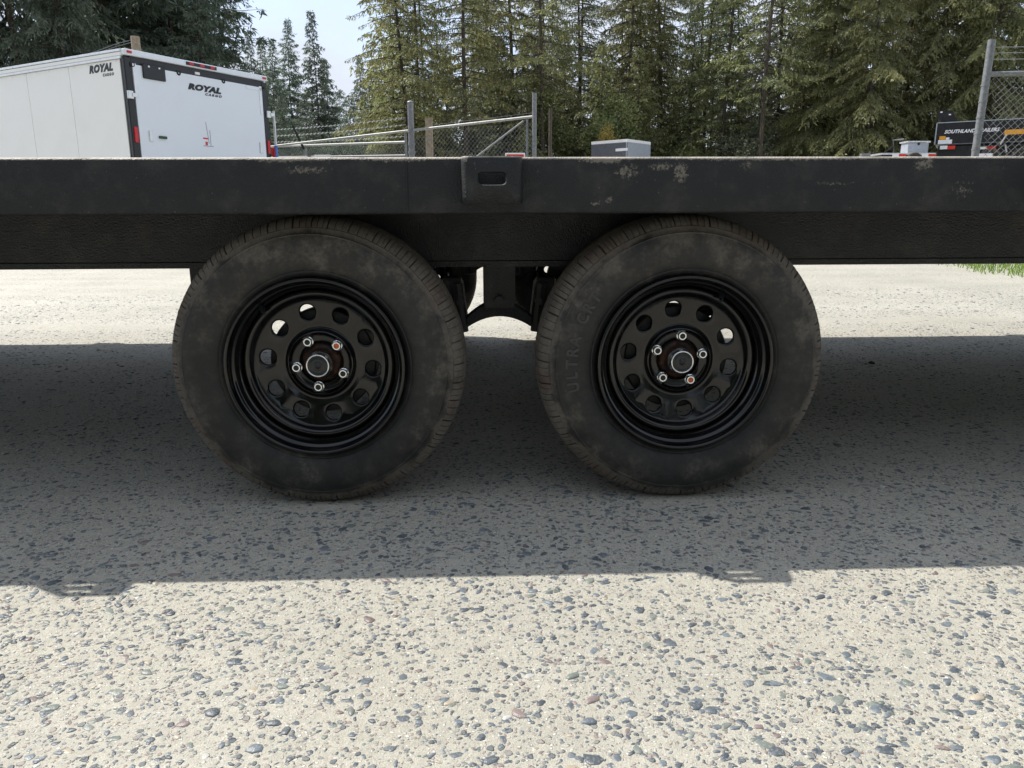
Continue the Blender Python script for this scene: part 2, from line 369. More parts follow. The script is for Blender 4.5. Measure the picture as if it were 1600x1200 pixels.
for wx, wy in ((-.385, .1), (.453, .1), (-.385, 2.45), (.453, 2.45)): under |= (abs(px-wx) < .09) & (abs(py-wy) < .13)
dcam = np.hypot(px, py+1.692); f1 = (abs(px) < (py+1.692)*.62+.1) & (py > -.9)
score = np.where(f1 & ~under, rad/dcam**1.5, 0); top = set(np.argsort(-score)[:300].tolist())
peb_me = {}
for i in top:
    k = (int(dv[i]), int(mi[i]))
    if k not in peb_me:
        V, F = DOMES[k[0]]; me = mesh_np('pebble', V, F, True); me.materials.append(M['peb'][k[1]]); peb_me[k] = me
    o = bpy.data.objects.new('pebble', peb_me[k]); COL.objects.link(o); o.parent = pav
    o.location = (px[i], py[i], float(gz(px[i], py[i]))); o.rotation_euler = (0, 0, ang[i]); o.scale = (rad[i], rad[i]*asp[i], ht[i])
VV, FF, MI = [], [], []; off = 0
for i in range(NP):
    if i in top or under[i]: continue
    V, F = (DOMES if py[i] < .1 else LOWD)[dv[i]]; c, s = math.cos(ang[i]), math.sin(ang[i]); x = V[:, 0]*rad[i]; y = V[:, 1]*rad[i]*asp[i]
    W = np.stack([px[i]+x*c-y*s, py[i]+x*s+y*c, V[:, 2]*ht[i]], -1); VV.append(W); FF.append(F+off); MI.append(np.full(len(F), mi[i])); off += len(V)
VV = np.concatenate(VV); VV[:, 2] += gz(VV[:, 0], VV[:, 1])
me = mesh_np('pebbles', VV, np.concatenate(FF), True, np.concatenate(MI))
for m_ in M['peb']: me.materials.append(m_)
o = link('pebbles', me, None, pav); o['kind'] = 'stuff'
# loose stones lying on the ground
for (x, y, s_, lab) in ((1.17, 1.62, .009, 'small dark loose stone in the shade right of the right tyre'), (.36, 2.05, .012, 'tiny dark stone on the shaded concrete seen between the two tyres'),
                        (-1.35, 3.9, .022, 'dark loose stone on the sunlit concrete left of the left tyre'), (-1.0, 2.42, .017, 'dark stone on the far shadow edge left of the left tyre'), (1.75, 1.62, .011, 'small dark stone in the shade near the right edge')):
    bm = BM(); bmesh.ops.create_icosphere(bm, subdivisions=2, radius=1)
    for v in bm.verts: v.co *= 1+random.uniform(-.18, .18)
    tag(link('loose_stone', done(bm, 'loose_stone', True, 60), M['stone'], loc=(x, y, float(gz(x, y))+s_*.4), rot=(0, 0, random.random()*3)), lab, 'stone').scale = (s_*1.4, s_, s_*.6)

# grass patch at the right edge
def grass_patch():
    n = 26000; x = rng.uniform(4.55, 11, n); y = 5.05+rng.random(n)*4.0+.12*np.sin(x*5); k = rng.random(n) < ss((x-4.6)/.5+.1-(y < 5.3)*.25); x, y = x[k], y[k]; n = len(x)
    h = rng.uniform(.05, .14, n); a = rng.uniform(0, 2*PI, n); wd = .006
    b = np.stack([x, y, gz(x, y)-.02], -1); dx = np.stack([np.cos(a)*wd, np.sin(a)*wd, 0*a], -1)
    lean = np.stack([rng.normal(0, .04, n), rng.normal(0, .04, n), h], -1)
    V = np.stack([b-dx, b+dx, b+lean], 1).reshape(-1, 3); Q = np.arange(3*n).reshape(-1, 3)
    me = mesh_np('grass', V, Q); at = me.attributes.new('tint', 'FLOAT', 'FACE'); at.data.foreach_set('value', rng.random(n).astype(np.float32))
    o = link('grass', me, M['grass']); o['kind'] = 'stuff'
grass_patch()

# ------------------------------------------------------------------ the flatbed trailer
TR = thing('flatbed_trailer', 'long black tandem axle flatbed trailer filling the foreground', 'trailer', (0, 0, 0))
X0, X1, YA, YB = -4.3, 4.3, -.06, 2.62
WX = (-.389, .457)
def rail_prof(s, y):            # formed channel: rounded corners, outer face at y; s = inward direction
    P = []; r = .008; zt, zb, dpt = .790, .6745, .05
    for k in range(6): a = PI/2*k/5; P.append((y+s*(r-r*math.sin(a)), zt-r+r*math.cos(a)))
    P = [(y+s*dpt, zt)]+P
    for k in range(6): a = PI/2*k/5; P.append((y+s*(r*.8-r*.8*math.cos(a)), zb+r*.8-r*.8*math.sin(a)))
    P.append((y+s*dpt, zb)); P.append((y+s*dpt, zb+.006)); P.append((y+s*.010, zb+.008)); P.append((y+s*.010, zt-.010)); P.append((y+s*dpt, zt-.008)); return P
part('side_rail', TR, M['rail'], lambda b: extrude_x(b, rail_prof(1, YA), X0, X1), True)
part('side_rail', TR, M['rail'], lambda b: extrude_x(b, rail_prof(-1, YB), X0, X1), True)
# upright weld on the rail
ptube('weld_seam', TR, M['rail'], [(-.162, YA+.0005, .785), (-.1618, YA+.0003, .73), (-.1622, YA+.0005, .680)], .0022, 8)
# stake pockets
def pocket_mesh():
    bm = BM(); W2, Hh, dp, r = .0605, .092, .045, .014
    # cross-section of the bent plate, right half to left half, then holes in the front face
    fx = W2-r; rows = 1
    hole = []; rect = []; hx, hz = .0295, .0135; cz = -.044; zt_, zb_ = 0.0, -Hh
    per = [(-fx+2*fx*k/10, zb_) for k in range(10)]+[(fx, zb_+(zt_-zb_)*k/7) for k in range(7)]+[(fx-2*fx*k/10, zt_) for k in range(10)]+[(-fx, zt_-(zt_-zb_)*k/7) for k in range(7)]
    n = len(per)
    for x, z in per:
        a = math.atan2((z-(zt_+zb_)/2)/(Hh/2), x/fx); c, s = math.cos(a), math.sin(a); q = 5.0; rr = (abs(c)**q+abs(s)**q)**(-1/q)
        hole.append((c*rr*hx, cz+s*rr*hz)); rect.append((x, z))
    A = [bm.verts.new((x, 0, z)) for x, z in hole]; A2 = [bm.verts.new((x*.93, .0035, cz+(z-cz)*.88)) for x, z in hole]
    B = [bm.verts.new((x, 0, z)) for x, z in rect]
    for k in range(n):
        k2 = (k+1) % n; bm.faces.new((A[k], A[k2], B[k2], B[k])); bm.faces.new((A2[k], A2[k2], A[k2], A[k]))
    for s in (-1, 1):           # bends and side flanges
        pr = [(s*fx, 0)]+[(s*(fx+r*math.sin(PI/2*k/5)), r-r*math.cos(PI/2*k/5)) for k in range(1, 6)]+[(s*(W2+.004), dp)]
        zs = sorted({round(v.co.z, 6) for v in B if abs(v.co.x-s*fx) < 1e-5})
        cols = [[bm.verts.new((x, y, z)) for z in zs] for x, y in pr]
        for c1, c2 in zip(cols, cols[1:]):
            for i in range(len(zs)-1): bm.faces.new((c1[i], c1[i+1], c2[i+1], c2[i]))
    bmesh.ops.remove_doubles(bm, verts=bm.verts, dist=1e-5)
    me = done(bm, 'stake_pocket', True, 50); return me
pk = pocket_mesh()
for i in range(-3, 4):
    if i == 0 or True:
        o = link('stake_pocket', pk, M['rail'], TR, loc=(.015+i*1.245, YA-.045, .7885))
        if abs(i) > 3: continue
        md = o.modifiers.new('thickness', 'SOLIDIFY'); md.thickness = .006; md.offset = -1
        if i % 1 == 0: o.rotation_euler = (0, 0, 0)
# mirrored pockets of the far rail
for i in range(-3, 4):
    o = link('stake_pocket', pk, M['rail'], TR, loc=(.015+i*1.245, YB+.045, .7885), rot=(0, 0, PI)); md = o.modifiers.new('thickness', 'SOLIDIFY'); md.thickness = .006; md.offset = -1
# deck boards
nb = 14; wy = (YB-YA-.10)/nb
bm = BM(); box(bm, (0, 0, 0), (X1-X0, wy-.006, .034), .003); bme = done(bm, 'deck_board'); bme.materials.append(M['deckwood'])
for i in range(nb): link('deck_board', bme, None, TR, loc=((X0+X1)/2, YA+.05+wy*(i+.5), .767+.001*(i % 3)))
bm = BM(); box(bm, (0, 0, 0), (.05, YB-YA-.12, .03)); cme = done(bm, 'crossmember'); cme.materials.append(M['chassis'])
for i in range(21): link('crossmember', cme, None, TR, loc=(-4.1+.41*i, (YA+YB)/2, .732))
# main frame beams (I section)
def ibeam(y):
    w2, zt, zb, tf, tw = .055, .716, .543, .012, .008
    return [(y-w2, zb), (y+w2, zb), (y+w2, zb+tf), (y+tw, zb+tf+.004), (y+tw, zt-tf), (y+w2, zt-tf), (y+w2, zt), (y-w2, zt), (y-w2, zt-tf), (y-w2+.004, zt-tf-.004), (y-w2+.004, zb+tf+.004), (y-w2, zb+tf+.002)]
part('frame_beam', TR, M['frame'], lambda b: extrude_x(b, ibeam(.297), X0, X1), True)
part('frame_beam', TR, M['frame'], lambda b: extrude_x(b, [(2.56-y, z) for y, z in ibeam(.297)], X0, X1), True)

# ---- wheels
def tyre_mesh():
    half = [(.1985, .026, 0), (.203, .014, 0), (.209, .0085, 0), (.216, .0055, 0), (.2185, .0068, 0), (.221, .0048, 0), (.236, .0005, 0), (.252, -.0022, 0), (.266, -.0030, 0), (.280, -.0020, 0), (.291, .0008, 0), (.296, .0030, 0),
            (.2985, .0026, 0), (.3005, .0056, 0), (.307, .0095, 0), (.312, .0118, 0), (.3130, .0150, .25), (.3155, .0160, .7), (.321, .0200, 1), (.3270, .0265, 1), (.3320, .0350, 1), (.3352, .0440, 1), (.3370, .0530, 1), (.3374, .0575, .4), (.3300, .0585, 0), (.3300, .0635, 0), (.3378, .0645, 0),
            (.3388, .0720, .5), (.3392, .0810, .5), (.3310, .0820, 0), (.3310, .0880, 0), (.3396, .0890, 0), (.3398, .1025, 0)]
    prof = half+[(r, .205-y, f) for r, y, f in half[-2::-1]]
    r = np.random.default_rng(5); N = 47; edges = np.cumsum(r.uniform(.7, 1.4, N)); edges = np.concatenate([[0], edges[:-1]])/edges[-1]*2*PI
    angs, dep = [], []
    for i in range(N):
        a0 = edges[i]; a1 = edges[i+1] if i < N-1 else 2*PI; d = a1-a0
        for f, k in ((.0, 1), (.045, 1), (.065, 0), (.22, 0), (.30, 0), (.31, .3), (.33, .3), (.345, 0), (.50, 0), (.64, 0), (.65, .4), (.675, .4), (.69, 0), (.85, 0), (.985, 0)): angs.append(a0+f*d); dep.append(k)
    angs = np.array(angs); dep = np.array(dep); p2 = [(a, b) for a, b, _ in prof]
    V, Q = revolve_np(p2, angs); fl = np.array([c for _, _, c in prof]); n = len(prof)
    D = dep[:, None]*fl[None, :]*.0065*np.repeat(r.uniform(.45, 1.15, N), 15)[:, None]; V = V.reshape(len(angs), n, 3); rr = np.hypot(V[:, :, 0], V[:, :, 2])
    jit = r.normal(0, .00025, rr.shape); k = (rr-D+jit)/rr; V[:, :, 0] *= k; V[:, :, 2] *= k
    yy = V[:, :, 1]; V[:, :, 1] = yy+np.sign(.1025-yy)*D*.55*(np.array([a for a, _ in p2])[None, :] < .335)
    return mesh_np('tyre', V.reshape(-1, 3), Q, True)
tyre_me = tyre_mesh(); tyre_me.set_sharp_from_angle(angle=R(30)); tyre_me.materials.append(M['rubber'])
def rim_mesh():
    bm = BM(); n = 120; ang0 = [2*PI*k/n for k in range(n)]
    def rings(prof, close=False):
        rs = [[bm.verts.new((r*math.cos(a), y, r*math.sin(a))) for a in ang0] for r, y in prof]
        for A, B in zip(rs, rs[1:]):
            for k in range(n): bm.faces.new((A[k], A[(k+1) % n], B[(k+1) % n], B[k]))
    # barrel seen from outside, with thickness behind
    rings([(.196, .022), (.2035, .012), (.2045, .002), (.2042, -.0045), (.2015, -.0075), (.1975, -.0072), (.1950, -.003), (.1938, .004), (.1920, .010), (.1885, .0135), (.1855, .0150), (.1840, .0185), (.1835, .026), (.1822, .0300), (.1790, .0325), (.1765, .0370), (.1755, .0470),
           (.1735, .062), (.174, .10), (.178, .12), (.187, .150), (.190, .170), (.1975, .180), (.2035, .188), (.2045, .198), (.202, .202), (.199, .201), (.198, .19), (.193, .184)])
    # disc: crest ring, cone, flat zone, centre raise
    rings([(.1757, .050), (.1740, .0430), (.1705, .0385), (.1660, .0370), (.1615, .0385), (.1580, .0425), (.1550, .0480), (.1515, .0525), (.1490, .0545)])
    ro, ri, yo, yi = .149, .097, .0545, .0625
    yof = lambda r: yi+(yo-yi)*(r-ri)/(ro-ri)
    hc, hr = .1225, .0182
    for s in range(10):
        a0 = 2*PI*s/10; P = []
        for k in range(12): P.append((ro, -PI/10+PI/5*k/12))
        for k in range(6): P.append((ro+(ri-ro)*k/6, PI/10))
        for k in range(12): P.append((ri, PI/10-PI/5*k/12))
        for k in range(6): P.append((ri+(ro-ri)*k/6, -PI/10))
        m = len(P); O = [bm.verts.new((r*math.cos(a0+a), yof(r), r*math.sin(a0+a))) for r, a in P]
        loops = []
        for dr, dy in ((.0045, 0), (.0018, .0006), (0, .0030), (-.0002, .0075)):
            H = []
            for r, a in P:
                x, z = r*math.cos(a)-hc, r*math.sin(a); q = math.hypot(x, z); x, z = x/q*(hr+dr), z/q*(hr+dr)
                X, Z = hc+x, z; rr = math.hypot(X, Z); aa = math.atan2(Z, X)+a0
                H.append(bm.verts.new((rr*math.cos(aa), yof(rr)+dy, rr*math.sin(aa))))
            loops.append(H)
        for A, B in zip([O]+loops, loops):
            for k in range(m): bm.faces.new((A[k], A[(k+1) % m], B[(k+1) % m], B[k]))
    rings([(.097, .0625), (.0900, .0650), (.0840, .0660), (.0810, .0640), (.0785, .0590), (.0765, .0555), (.0735, .0545), (.0715, .0565), (.0700, .0610), (.0670, .0650), (.0620, .0660), (.0530, .0665), (.0495, .0680), (.0480, .0710), (.0480, .0780)])
    bmesh.ops.remove_doubles(bm, verts=bm.verts, dist=2e-4)
    return done(bm, 'rim', True, 55)
rim_me = rim_mesh(); rim_me.materials.append(M['rim'])
def nut_mesh():
    bm = BM()
    rs = []
    for r, y, hx in ((.0135, .0, 0), (.0135, -.003, 0), (.0115, -.004, 1), (.0115, -.0120, 1), (.0100, -.0140, 0), (.0072, -.0140, 0), (.0066, -.010, 0), (.0064, -.007, 0)):
        row = []
        for k in range(24):
            a = 2*PI*k/24; q = r
            if hx: q = r*math.cos(PI/6)/math.cos((a+PI/6) % (PI/3)-PI/6)*1.08
            row.append(bm.verts.new((q*math.cos(a), y, q*math.sin(a))))
        rs.append(row)
    for A, B in zip(rs, rs[1:]):
        for k in range(24): bm.faces.new((A[k], A[(k+1) % 24], B[(k+1) % 24], B[k]))
    return done(bm, 'lug_nut', True, 30)
nut_me = nut_mesh(); nut_me.materials.append(M['chrome'])
def stud(mat):
    V, Q = revolve_np([(.0001, -.0115), (.0052, -.0112), (.0062, -.010), (.0062, .004)], np.arange(14)/14*2*PI); me = mesh_np('stud', V, Q, True); me.materials.append(mat); return me
stud_me = stud(M['cap']); stud_or = stud(M['orange'])
V, Q = revolve_np([(.001, .082), (.03, .082), (.047, .081), (.047, .078), (.122, .090), (.125, .094), (.125, .150), (.120, .154), (.04, .156), (.04, .20)], np.arange(96)/96*2*PI)
drum_me = mesh_np('wheel', V, Q, True); drum_me.set_sharp_from_angle(angle=R(35)); drum_me.materials.append(M['chassis'])
V, Q = revolve_np([(.046, .080), (.0455, .074), (.038, .069), (.034, .066), (.0325, .060), (.0305, .050), (.0300, .046)], np.arange(64)/64*2*PI)
hub_me = mesh_np('hub', V, Q, True); hub_me.materials.append(M['rust'])
V, Q = revolve_np([(.0302, .047), (.0296, .044), (.0272, .043), (.0268, .030), (.0270, .0265), (.0262, .0245), (.0240, .0242), (.0232, .0255)], np.arange(64)/64*2*PI)
cap_me = mesh_np('grease_cap', V, Q, True); cap_me.materials.append(M['chrome'])
V, Q = revolve_np([(.0233, .0258), (.0222, .0262), (.0205, .0275), (.0190, .0262), (.0120, .0270), (.0060, .0280), (.0055, .0265), (.0001, .0265)], np.arange(48)/48*2*PI)
plug_me = mesh_np('cap_plug', V, Q, True); plug_me.materials.append(M['cap'])
def stem_mesh():
    bm = BM(); tube(bm, [(.181, .030, 0), (.174, .020, 0), (.166, .010, 0)], [.0075, .006, .0045], 12); tube(bm, [(.1665, .0105, 0), (.163, .0065, 0)], .0034, 10); return done(bm, 'valve_stem', True, 50)
stem_me = stem_mesh(); stem_me.materials.append(M['cap'])
def wheel(loc, holes, lugs, stem, marked, far=False, spin=0.0, letters=False):
    w_ = link('wheel', drum_me, None, TR, loc=loc, rot=(0, 0, PI) if far else (0, 0, 0))
    link('tyre', tyre_me, None, w_, rot=(0, -spin, 0)); link('rim', rim_me, None, w_, rot=(0, -R(holes), 0))
    link('hub', hub_me, None, w_); link('grease_cap', cap_me, None, w_); link('cap_plug', plug_me, None, w_)
    for k in range(5):
        a = R(lugs+72*k); p = (.0572*math.cos(a), .0655, .0572*math.sin(a))
        link('lug_nut', nut_me, None, w_, loc=p, rot=(0, random.random(), 0)).scale = (.9, .9, .9); link('stud', stud_or if k == marked else stud_me, None, w_, loc=p)
    link('valve_stem', stem_me, None, w_, rot=(0, -R(stem), 0))
    if letters:
        for i, ch in enumerate('ULTRA CRT'):
            if ch == ' ': continue
            a = R(191-5.9*i); me = text_mesh(ch, .036, .0013, 0, .0018, .95)
            o = link('lettering', me, M['letter'], w_); o.matrix_local = Matrix.Translation((.262*math.cos(a), -.0036, .262*math.sin(a))) @ Matrix.Rotation(-(a-PI/2), 4, 'Y') @ Matrix.Rotation(PI/2, 4, 'X')
    return w_
wheel((WX[0], 0, .3345), 29, 46, 131, 0)
wheel((WX[1], 0, .3345), 26.6, 13, 62, 4, letters=True, spin=1.1)
wheel((WX[0], 2.555, .338), 5, 0, 20, 9, True, 2.0)
wheel((WX[1], 2.555, .338), 15, 20, 200, 9, True, .4)
# axles, springs, hangers
for x in WX:
    ptube('axle', TR, M['chassis'], [(x, .17, .338), (x, .21, .338), (x, .22, .300), (x, 2.335, .300), (x, 2.345, .338), (x, 2.385, .338)], [.022, .03, .038, .038, .03, .022], 20)
for y in (.297, 2.263):
    for x in WX:
        for j in range(4):
            ln = .30-.06*j; pts = [(x+ln*t, y, .384+.098*(t*ln/.30)**2+.0085*(3-j)) for t in np.linspace(-1, 1, 13)]
            def lf(b, pts=pts):
                for a, c in zip(pts, pts[1:]):
                    v = [b.verts.new((p[0], p[1]+s*.022, p[2]+d*.0035)) for p in (a, c) for s in (-1, 1) for d in (-1, 1)]
                    for f in ((0, 1, 5, 4), (2, 3, 7, 6), (1, 3, 7, 5), (0, 2, 6, 4)): b.faces.new([v[i] for i in f])
            part('spring_leaf', TR, M['chassis'], lf)
        pbox('axle_seat', TR, M['chassis'], (x, y, .352), (.10, .07, .040), .004)
        for s in (-1, 1): ptube('u_bolt', TR, M['chassis'], [(x+s*.04, y-.03, .29), (x+s*.04, y-.03, .425), (x+s*.04, y+.03, .425), (x+s*.04, y+.03, .29)], .006, 8)
    cx = .034
    # centre hanger: bent plate box under the beam
    def hang(b, y=y):
        prof = [(-.041, .543), (.041, .543), (.041, .452), (.036, .437), (-.036, .437), (-.041, .452)]
        for yy in (y-.048, y+.040):
            A = [b.verts.new((cx+x_, yy, z_)) for x_, z_ in prof]; B = [b.verts.new((cx+x_, yy+.008, z_)) for x_, z_ in prof]
            b.faces.new(A); b.faces.new(B)
            for i in range(6): b.faces.new((A[i], A[(i+1) % 6], B[(i+1) % 6], B[i]))
        box(b, (cx-.037, y, .50), (.007, .08, .085))
        box(b, (cx+.037, y, .50), (.007, .08, .085))
    part('centre_hanger', TR, M['chassis'], hang)
    ptube('pivot_bolt', TR, M['chassis'], [(cx, y-.066, .458), (cx, y+.06, .458)], .0125, 6)
    def equal(b, y=y):
        up = [(t*.098, .398+.056*(1-abs(t)**1.7)) for t in np.linspace(-1, 1, 17)]
        lo = [(t*.094, .378+.036*(1-t*t)) for t in np.linspace(1, -1, 17)]
        P = up+lo
        A = [b.verts.new((cx+x_, y-.036, z_)) for x_, z_ in P]; B = [b.verts.new((cx+x_, y+.036, z_)) for x_, z_ in P]; n_ = len(P)
        for i in range(16): b.faces.new((A[i], A[i+1], A[n_-2-i], A[n_-1-i])); b.faces.new((B[i], B[i+1], B[n_-2-i], B[n_-1-i]))
        for i in range(n_): b.faces.new((A[i], A[(i+1) % n_], B[(i+1) % n_], B[i]))
    part('equaliser', TR, M['rail'], equal)
    for s in (-1, 1):
        for yy in (-.046, .046):
            def shk(b, s=s, yy=yy, y=y):
                tube(b, [(cx+s*.094, y+yy, .376), (cx+s*.100, y+yy, .430), (cx+s*.108, y+yy, .50)], .014, 8)
            part('shackle_strap', TR, M['chassis'], shk, True)
        pbox('spring_eye_block', TR, M['chassis'], (cx+s*.122, y, .44), (.05, .06, .15), .008)
        ptube('shackle_bolt', TR, M['chassis'], [(cx+s*.100, y-.062, .455), (cx+s*.100, y+.05, .455)], .011, 6)
        hx = (WX[0]-.335) if s < 0 else (WX[1]+.30)
        pbox('spring_hanger', TR, M['chassis'], (hx, y, .50), (.055, .07, .10), .006)
ptube('brake_wire', TR, M['cap'], [(.05, .36, .55), (.09, .36, .50), (.13, .34, .53), (.16, .34, .47), (.2, .3, .42)], .004, 6)

# ------------------------------------------------------------------ white enclosed trailer, left background
LV = dict(); ang = R(59.22); EX, EY, EZ0 = -4.69, 9.0, .24
ET = thing('enclosed_trailer', 'large white enclosed cargo trailer with black rear frame, behind the flatbed at left', 'trailer', (EX, EY, EZ0), ang)
# local axes: x along the rear, y towards the nose, z up from the ground
W_, LG, HT = 2.405, 7.3, 2.533; ZB = .42
zl = lambda z: z-EZ0
pbox('roof', ET, M['white_shade_blue'], (W_/2, LG/2, HT-.045), (W_-.04, LG-.04, .05), .01)
for i in range(6):
    y0 = .05+(1.168*i if i else 0) if i == 0 else 1.168+1.01*(i-1); y1 = 1.168+1.01*i
    y1 = min(y1, LG-.05)
    pbox('side_panel', ET, M['white_side'], (-.004, (y0+y1)/2, (ZB+HT-.13)/2), (.014, y1-y0-.007, HT-.13-ZB), .002)
    pbox('side_panel', ET, M['white_side'], (W_+.004, (y0+y1)/2, (ZB+HT-.13)/2), (.014, y1-y0-.007, HT-.13-ZB), .002)
pbox('seam_backing', ET, M['blk'], (.008, LG/2, (ZB+HT)/2), (.008, LG-.08, HT-ZB-.1))
for i, (z, h, d) in enumerate(((HT-.026, .030, .022), (HT-.070, .046, .014), (HT-.112, .030, .020))):
    pbox('top_trim', ET, M['alu'] if i != 1 else M['white_side'], (-.008-d*.3, LG/2, z), (.03+d, LG, h), .004)
    pbox('top_trim', ET, M['alu'], (W_+.008+d*.3, LG/2, z), (.03+d, LG, h), .004)
pbox('front_wall', ET, M['white_side'], (W_/2, LG-.01, (ZB+HT)/2-.05), (W_, .04, HT-ZB-.12))
pbox('bottom_trim', ET, M['alu'], (-.01, LG/2, ZB-.03), (.03, LG, .07)); pbox('underframe', ET, M['blk'], (W_/2, LG/2, ZB-.05), (W_-.1, LG-.1, .1))
# rear frame
for x in (.035, W_-.035): pbox('corner_post', ET, M['blk'], (x, -.012, (ZB+HT-.10)/2), (.105, .06, HT-.10-ZB), .01)
pbox('header', ET, M['blk'], (W_/2, -.010, HT-.145), (W_-.14, .05, .12), .004)
pbox('rear_cap', ET, M['white_shade_blue'], (W_/2, -.02, HT-.045), (W_+.03, .10, .078), .015, smooth=False)
pbox('bumper', ET, M['blk'], (W_/2, -.02, ZB-.05), (W_, .10, .12), .01)
rd = pbox('ramp_door', ET, M['white_shade_blue'], (W_/2, -.034, (ZB+HT-.185)/2), (W_-.185, .03, HT-.185-ZB), .004)
yd = -.052
pbox('door_edge_trim', ET, M['alu'], (.115, yd, 2.15), (.05, .008, .42)); pbox('door_edge_trim', ET, M['alu'], (W_-.13, yd, 2.15), (.05, .008, .42))
pbox('door_edge_trim', ET, M['alu'], (W_-.26, yd, HT-.215), (.30, .008, .04))
# marker lights
for x in (.05, W_-.05):
    pbox('marker_light', ET, M['red'], (x, -.077, HT-.045), (.07, .012, .03), .004)
pbox('light_bar', ET, M['blk'], (1.18, -.076, HT-.045), (.52, .012, .045), .004)
for x in (1.0, 1.18, 1.36): pbox('marker_light', ET, M['red'], (x, -.085, HT-.045), (.08, .012, .032), .004)
pbox('centre_light', ET, M['wht'], (1.12, -.040, HT-.15), (.08, .02, .035), .004)
pb_ = pbox('number_plate_bracket', ET, M['blk'], (.40, yd-.008, 2.285), (.345, .018, .185), .012)
for sx in (-.08, .08): pbox('plate_screw', ET, M['alu'], (.40+sx, yd-.02, 2.35), (.025, .006, .02))
for x in (.095, .80, 1.57, W_-.07):
    def ring(b, x=x):
        V_, Q_ = revolve_np([(.036, 0), (.022, -.012), (.020, -.004), (.012, -.002)], np.arange(16)/16*2*PI); vs = [b.verts.new(Vector(v)+Vector((x, yd, HT-.185-.005))) for v in V_]
        for q in Q_: b.faces.new([vs[i] for i in q])
    part('door_bumper', ET, M['blk'], ring, True)
for x in (.015, W_+.005):
    pbox('hinge_latch', ET, M['alu'], (x, -.055, zl(2.20)), (.08, .03, .10), .006)
    pbox('hinge_latch', ET, M['alu'], (x+.05 if x < 1 else x+.06, -.07, zl(2.20)), (.07, .02, .05), .004)
    pbox('tail_light', ET, M['red'], (x+.03 if x < 1 else x-.03, -.046, zl(1.70)), (.055, .02, .20), .006)
ptube('door_bar', ET, M['alu'], [(W_+.11, -.06, .5), (W_+.11, -.06, zl(2.26))], .02)
pbox('hose_canister', ET, M['blue'], (W_+.075, -.09, zl(1.60)), (.05, .05, .26), .01); pbox('canister_cap', ET, M['red'], (W_+.045, -.07, zl(1.60)), (.03, .05, .20), .008)
pbox('grab_handle', ET, M['green'], (.44, yd-.008, zl(1.695)), (.12, .022, .035), .005)
pbox('door_latch', ET, M['alu'], (.255, yd-.006, zl(1.70)), (.05, .02, .14), .005); pbox('door_latch', ET, M['alu'], (W_-.20, yd-.006, zl(1.68)), (.05, .02, .16), .005)
pbox('decal', ET, M['redtape'], (1.16, yd+.003, zl(1.74)), (.09, .004, .02)); pbox('decal', ET, M['redtape'], (1.17, yd+.003, zl(1.67)), (.04, .004, .05))
pbox('decal', ET, M['grey_light'], (1.20, yd+.003, zl(1.635)), (.18, .004, .012)); pbox('decal', ET, M['grey_dark'], (1.20, yd+.003, zl(1.82)), (.006, .004, .30), rot=Matrix.Rotation(R(-6), 3, 'Y')); pbox('decal', ET, M['grey_dark'], (1.245, yd+.003, zl(1.75)), (.006, .004, .22))
def lettering(parent, s, size, loc, rot, mat, bold, shear, sx, space=1.0, ext=.002):
    return link('lettering', text_mesh(s, size, bold, shear, ext, sx, space), mat, parent, loc=loc, rot=rot)
def fit_text(parent, txt, x0, x1, z, h, side, mat, bold, shear=.28, space=1.1):
    me = text_mesh(txt, h*1.38, bold, shear, .002, 1, space); wv = [v.co.x for v in me.vertices]; hv = [v.co.y for v in me.vertices]
    me.transform(Matrix.Translation((-(max(wv)+min(wv))/2, -(max(hv)+min(hv))/2, 0))); me.transform(Matrix.Diagonal((abs(x1-x0)/(max(wv)-min(wv)), h/(max(hv)-min(hv)), 1, 1)))
    c = (x0+x1)/2; return link('lettering', me, mat, parent, loc=(-.0125, c, z) if side else (c, yd, z), rot=(PI/2, 0, -PI/2 if side else 0))
fit_text(ET, 'ROYAL', .93, 1.51, zl(2.43), .088, False, M['ink'], .009); fit_text(ET, 'CARGO', 1.22, 1.515, zl(2.355), .034, False, M['ink'], .002, space=1.5)
fit_text(ET, 'ROYAL', .715, .205, zl(2.565), .105, True, M['ink'], .009); fit_text(ET, 'CARGO', .43, .20, zl(2.475), .038, True, M['ink'], .002, space=1.5)
for i in range(24):
    for x in (-.013, ): pbox('rivet', ET, M['alu'], (x, .12+i*.3, HT-.15), (.006, .014, .014))
# road wheels of the enclosed trailer
V, Q = revolve_np([(.001, .05), (.12, .04), (.2, .03), (.21, .0), (.30, -.01), (.335, .03), (.345, .09), (.335, .16), (.25, .2)], np.arange(40)/40*2*PI)
bw_me = mesh_np('wheel', V, Q, True); bw_me.materials.append(M['rubber'])
for x, rz in ((-.02, 1), (W_+.02, -1)):
    for y in (2.6, 3.5): link('wheel', bw_me, None, ET, loc=(x+rz*.02, y, .345), rot=(0, 0, -PI/2*rz))
    pbox('fender', ET, M['blk'], (x, 3.05, .75), (.24, 1.8, .04), .01)
ptube('tongue', ET, M['blk'], [(W_/2-.7, LG-.1, .42), (W_/2, LG+1.2, .42)], .04, 6); ptube('tongue', ET, M['blk'], [(W_/2+.7, LG-.1, .42), (W_/2, LG+1.2, .42)], .04, 6)
ptube('tongue_jack', ET, M['alu'], [(W_/2, LG+1.1, -.05), (W_/2, LG+1.1, .9)], .035, 8)

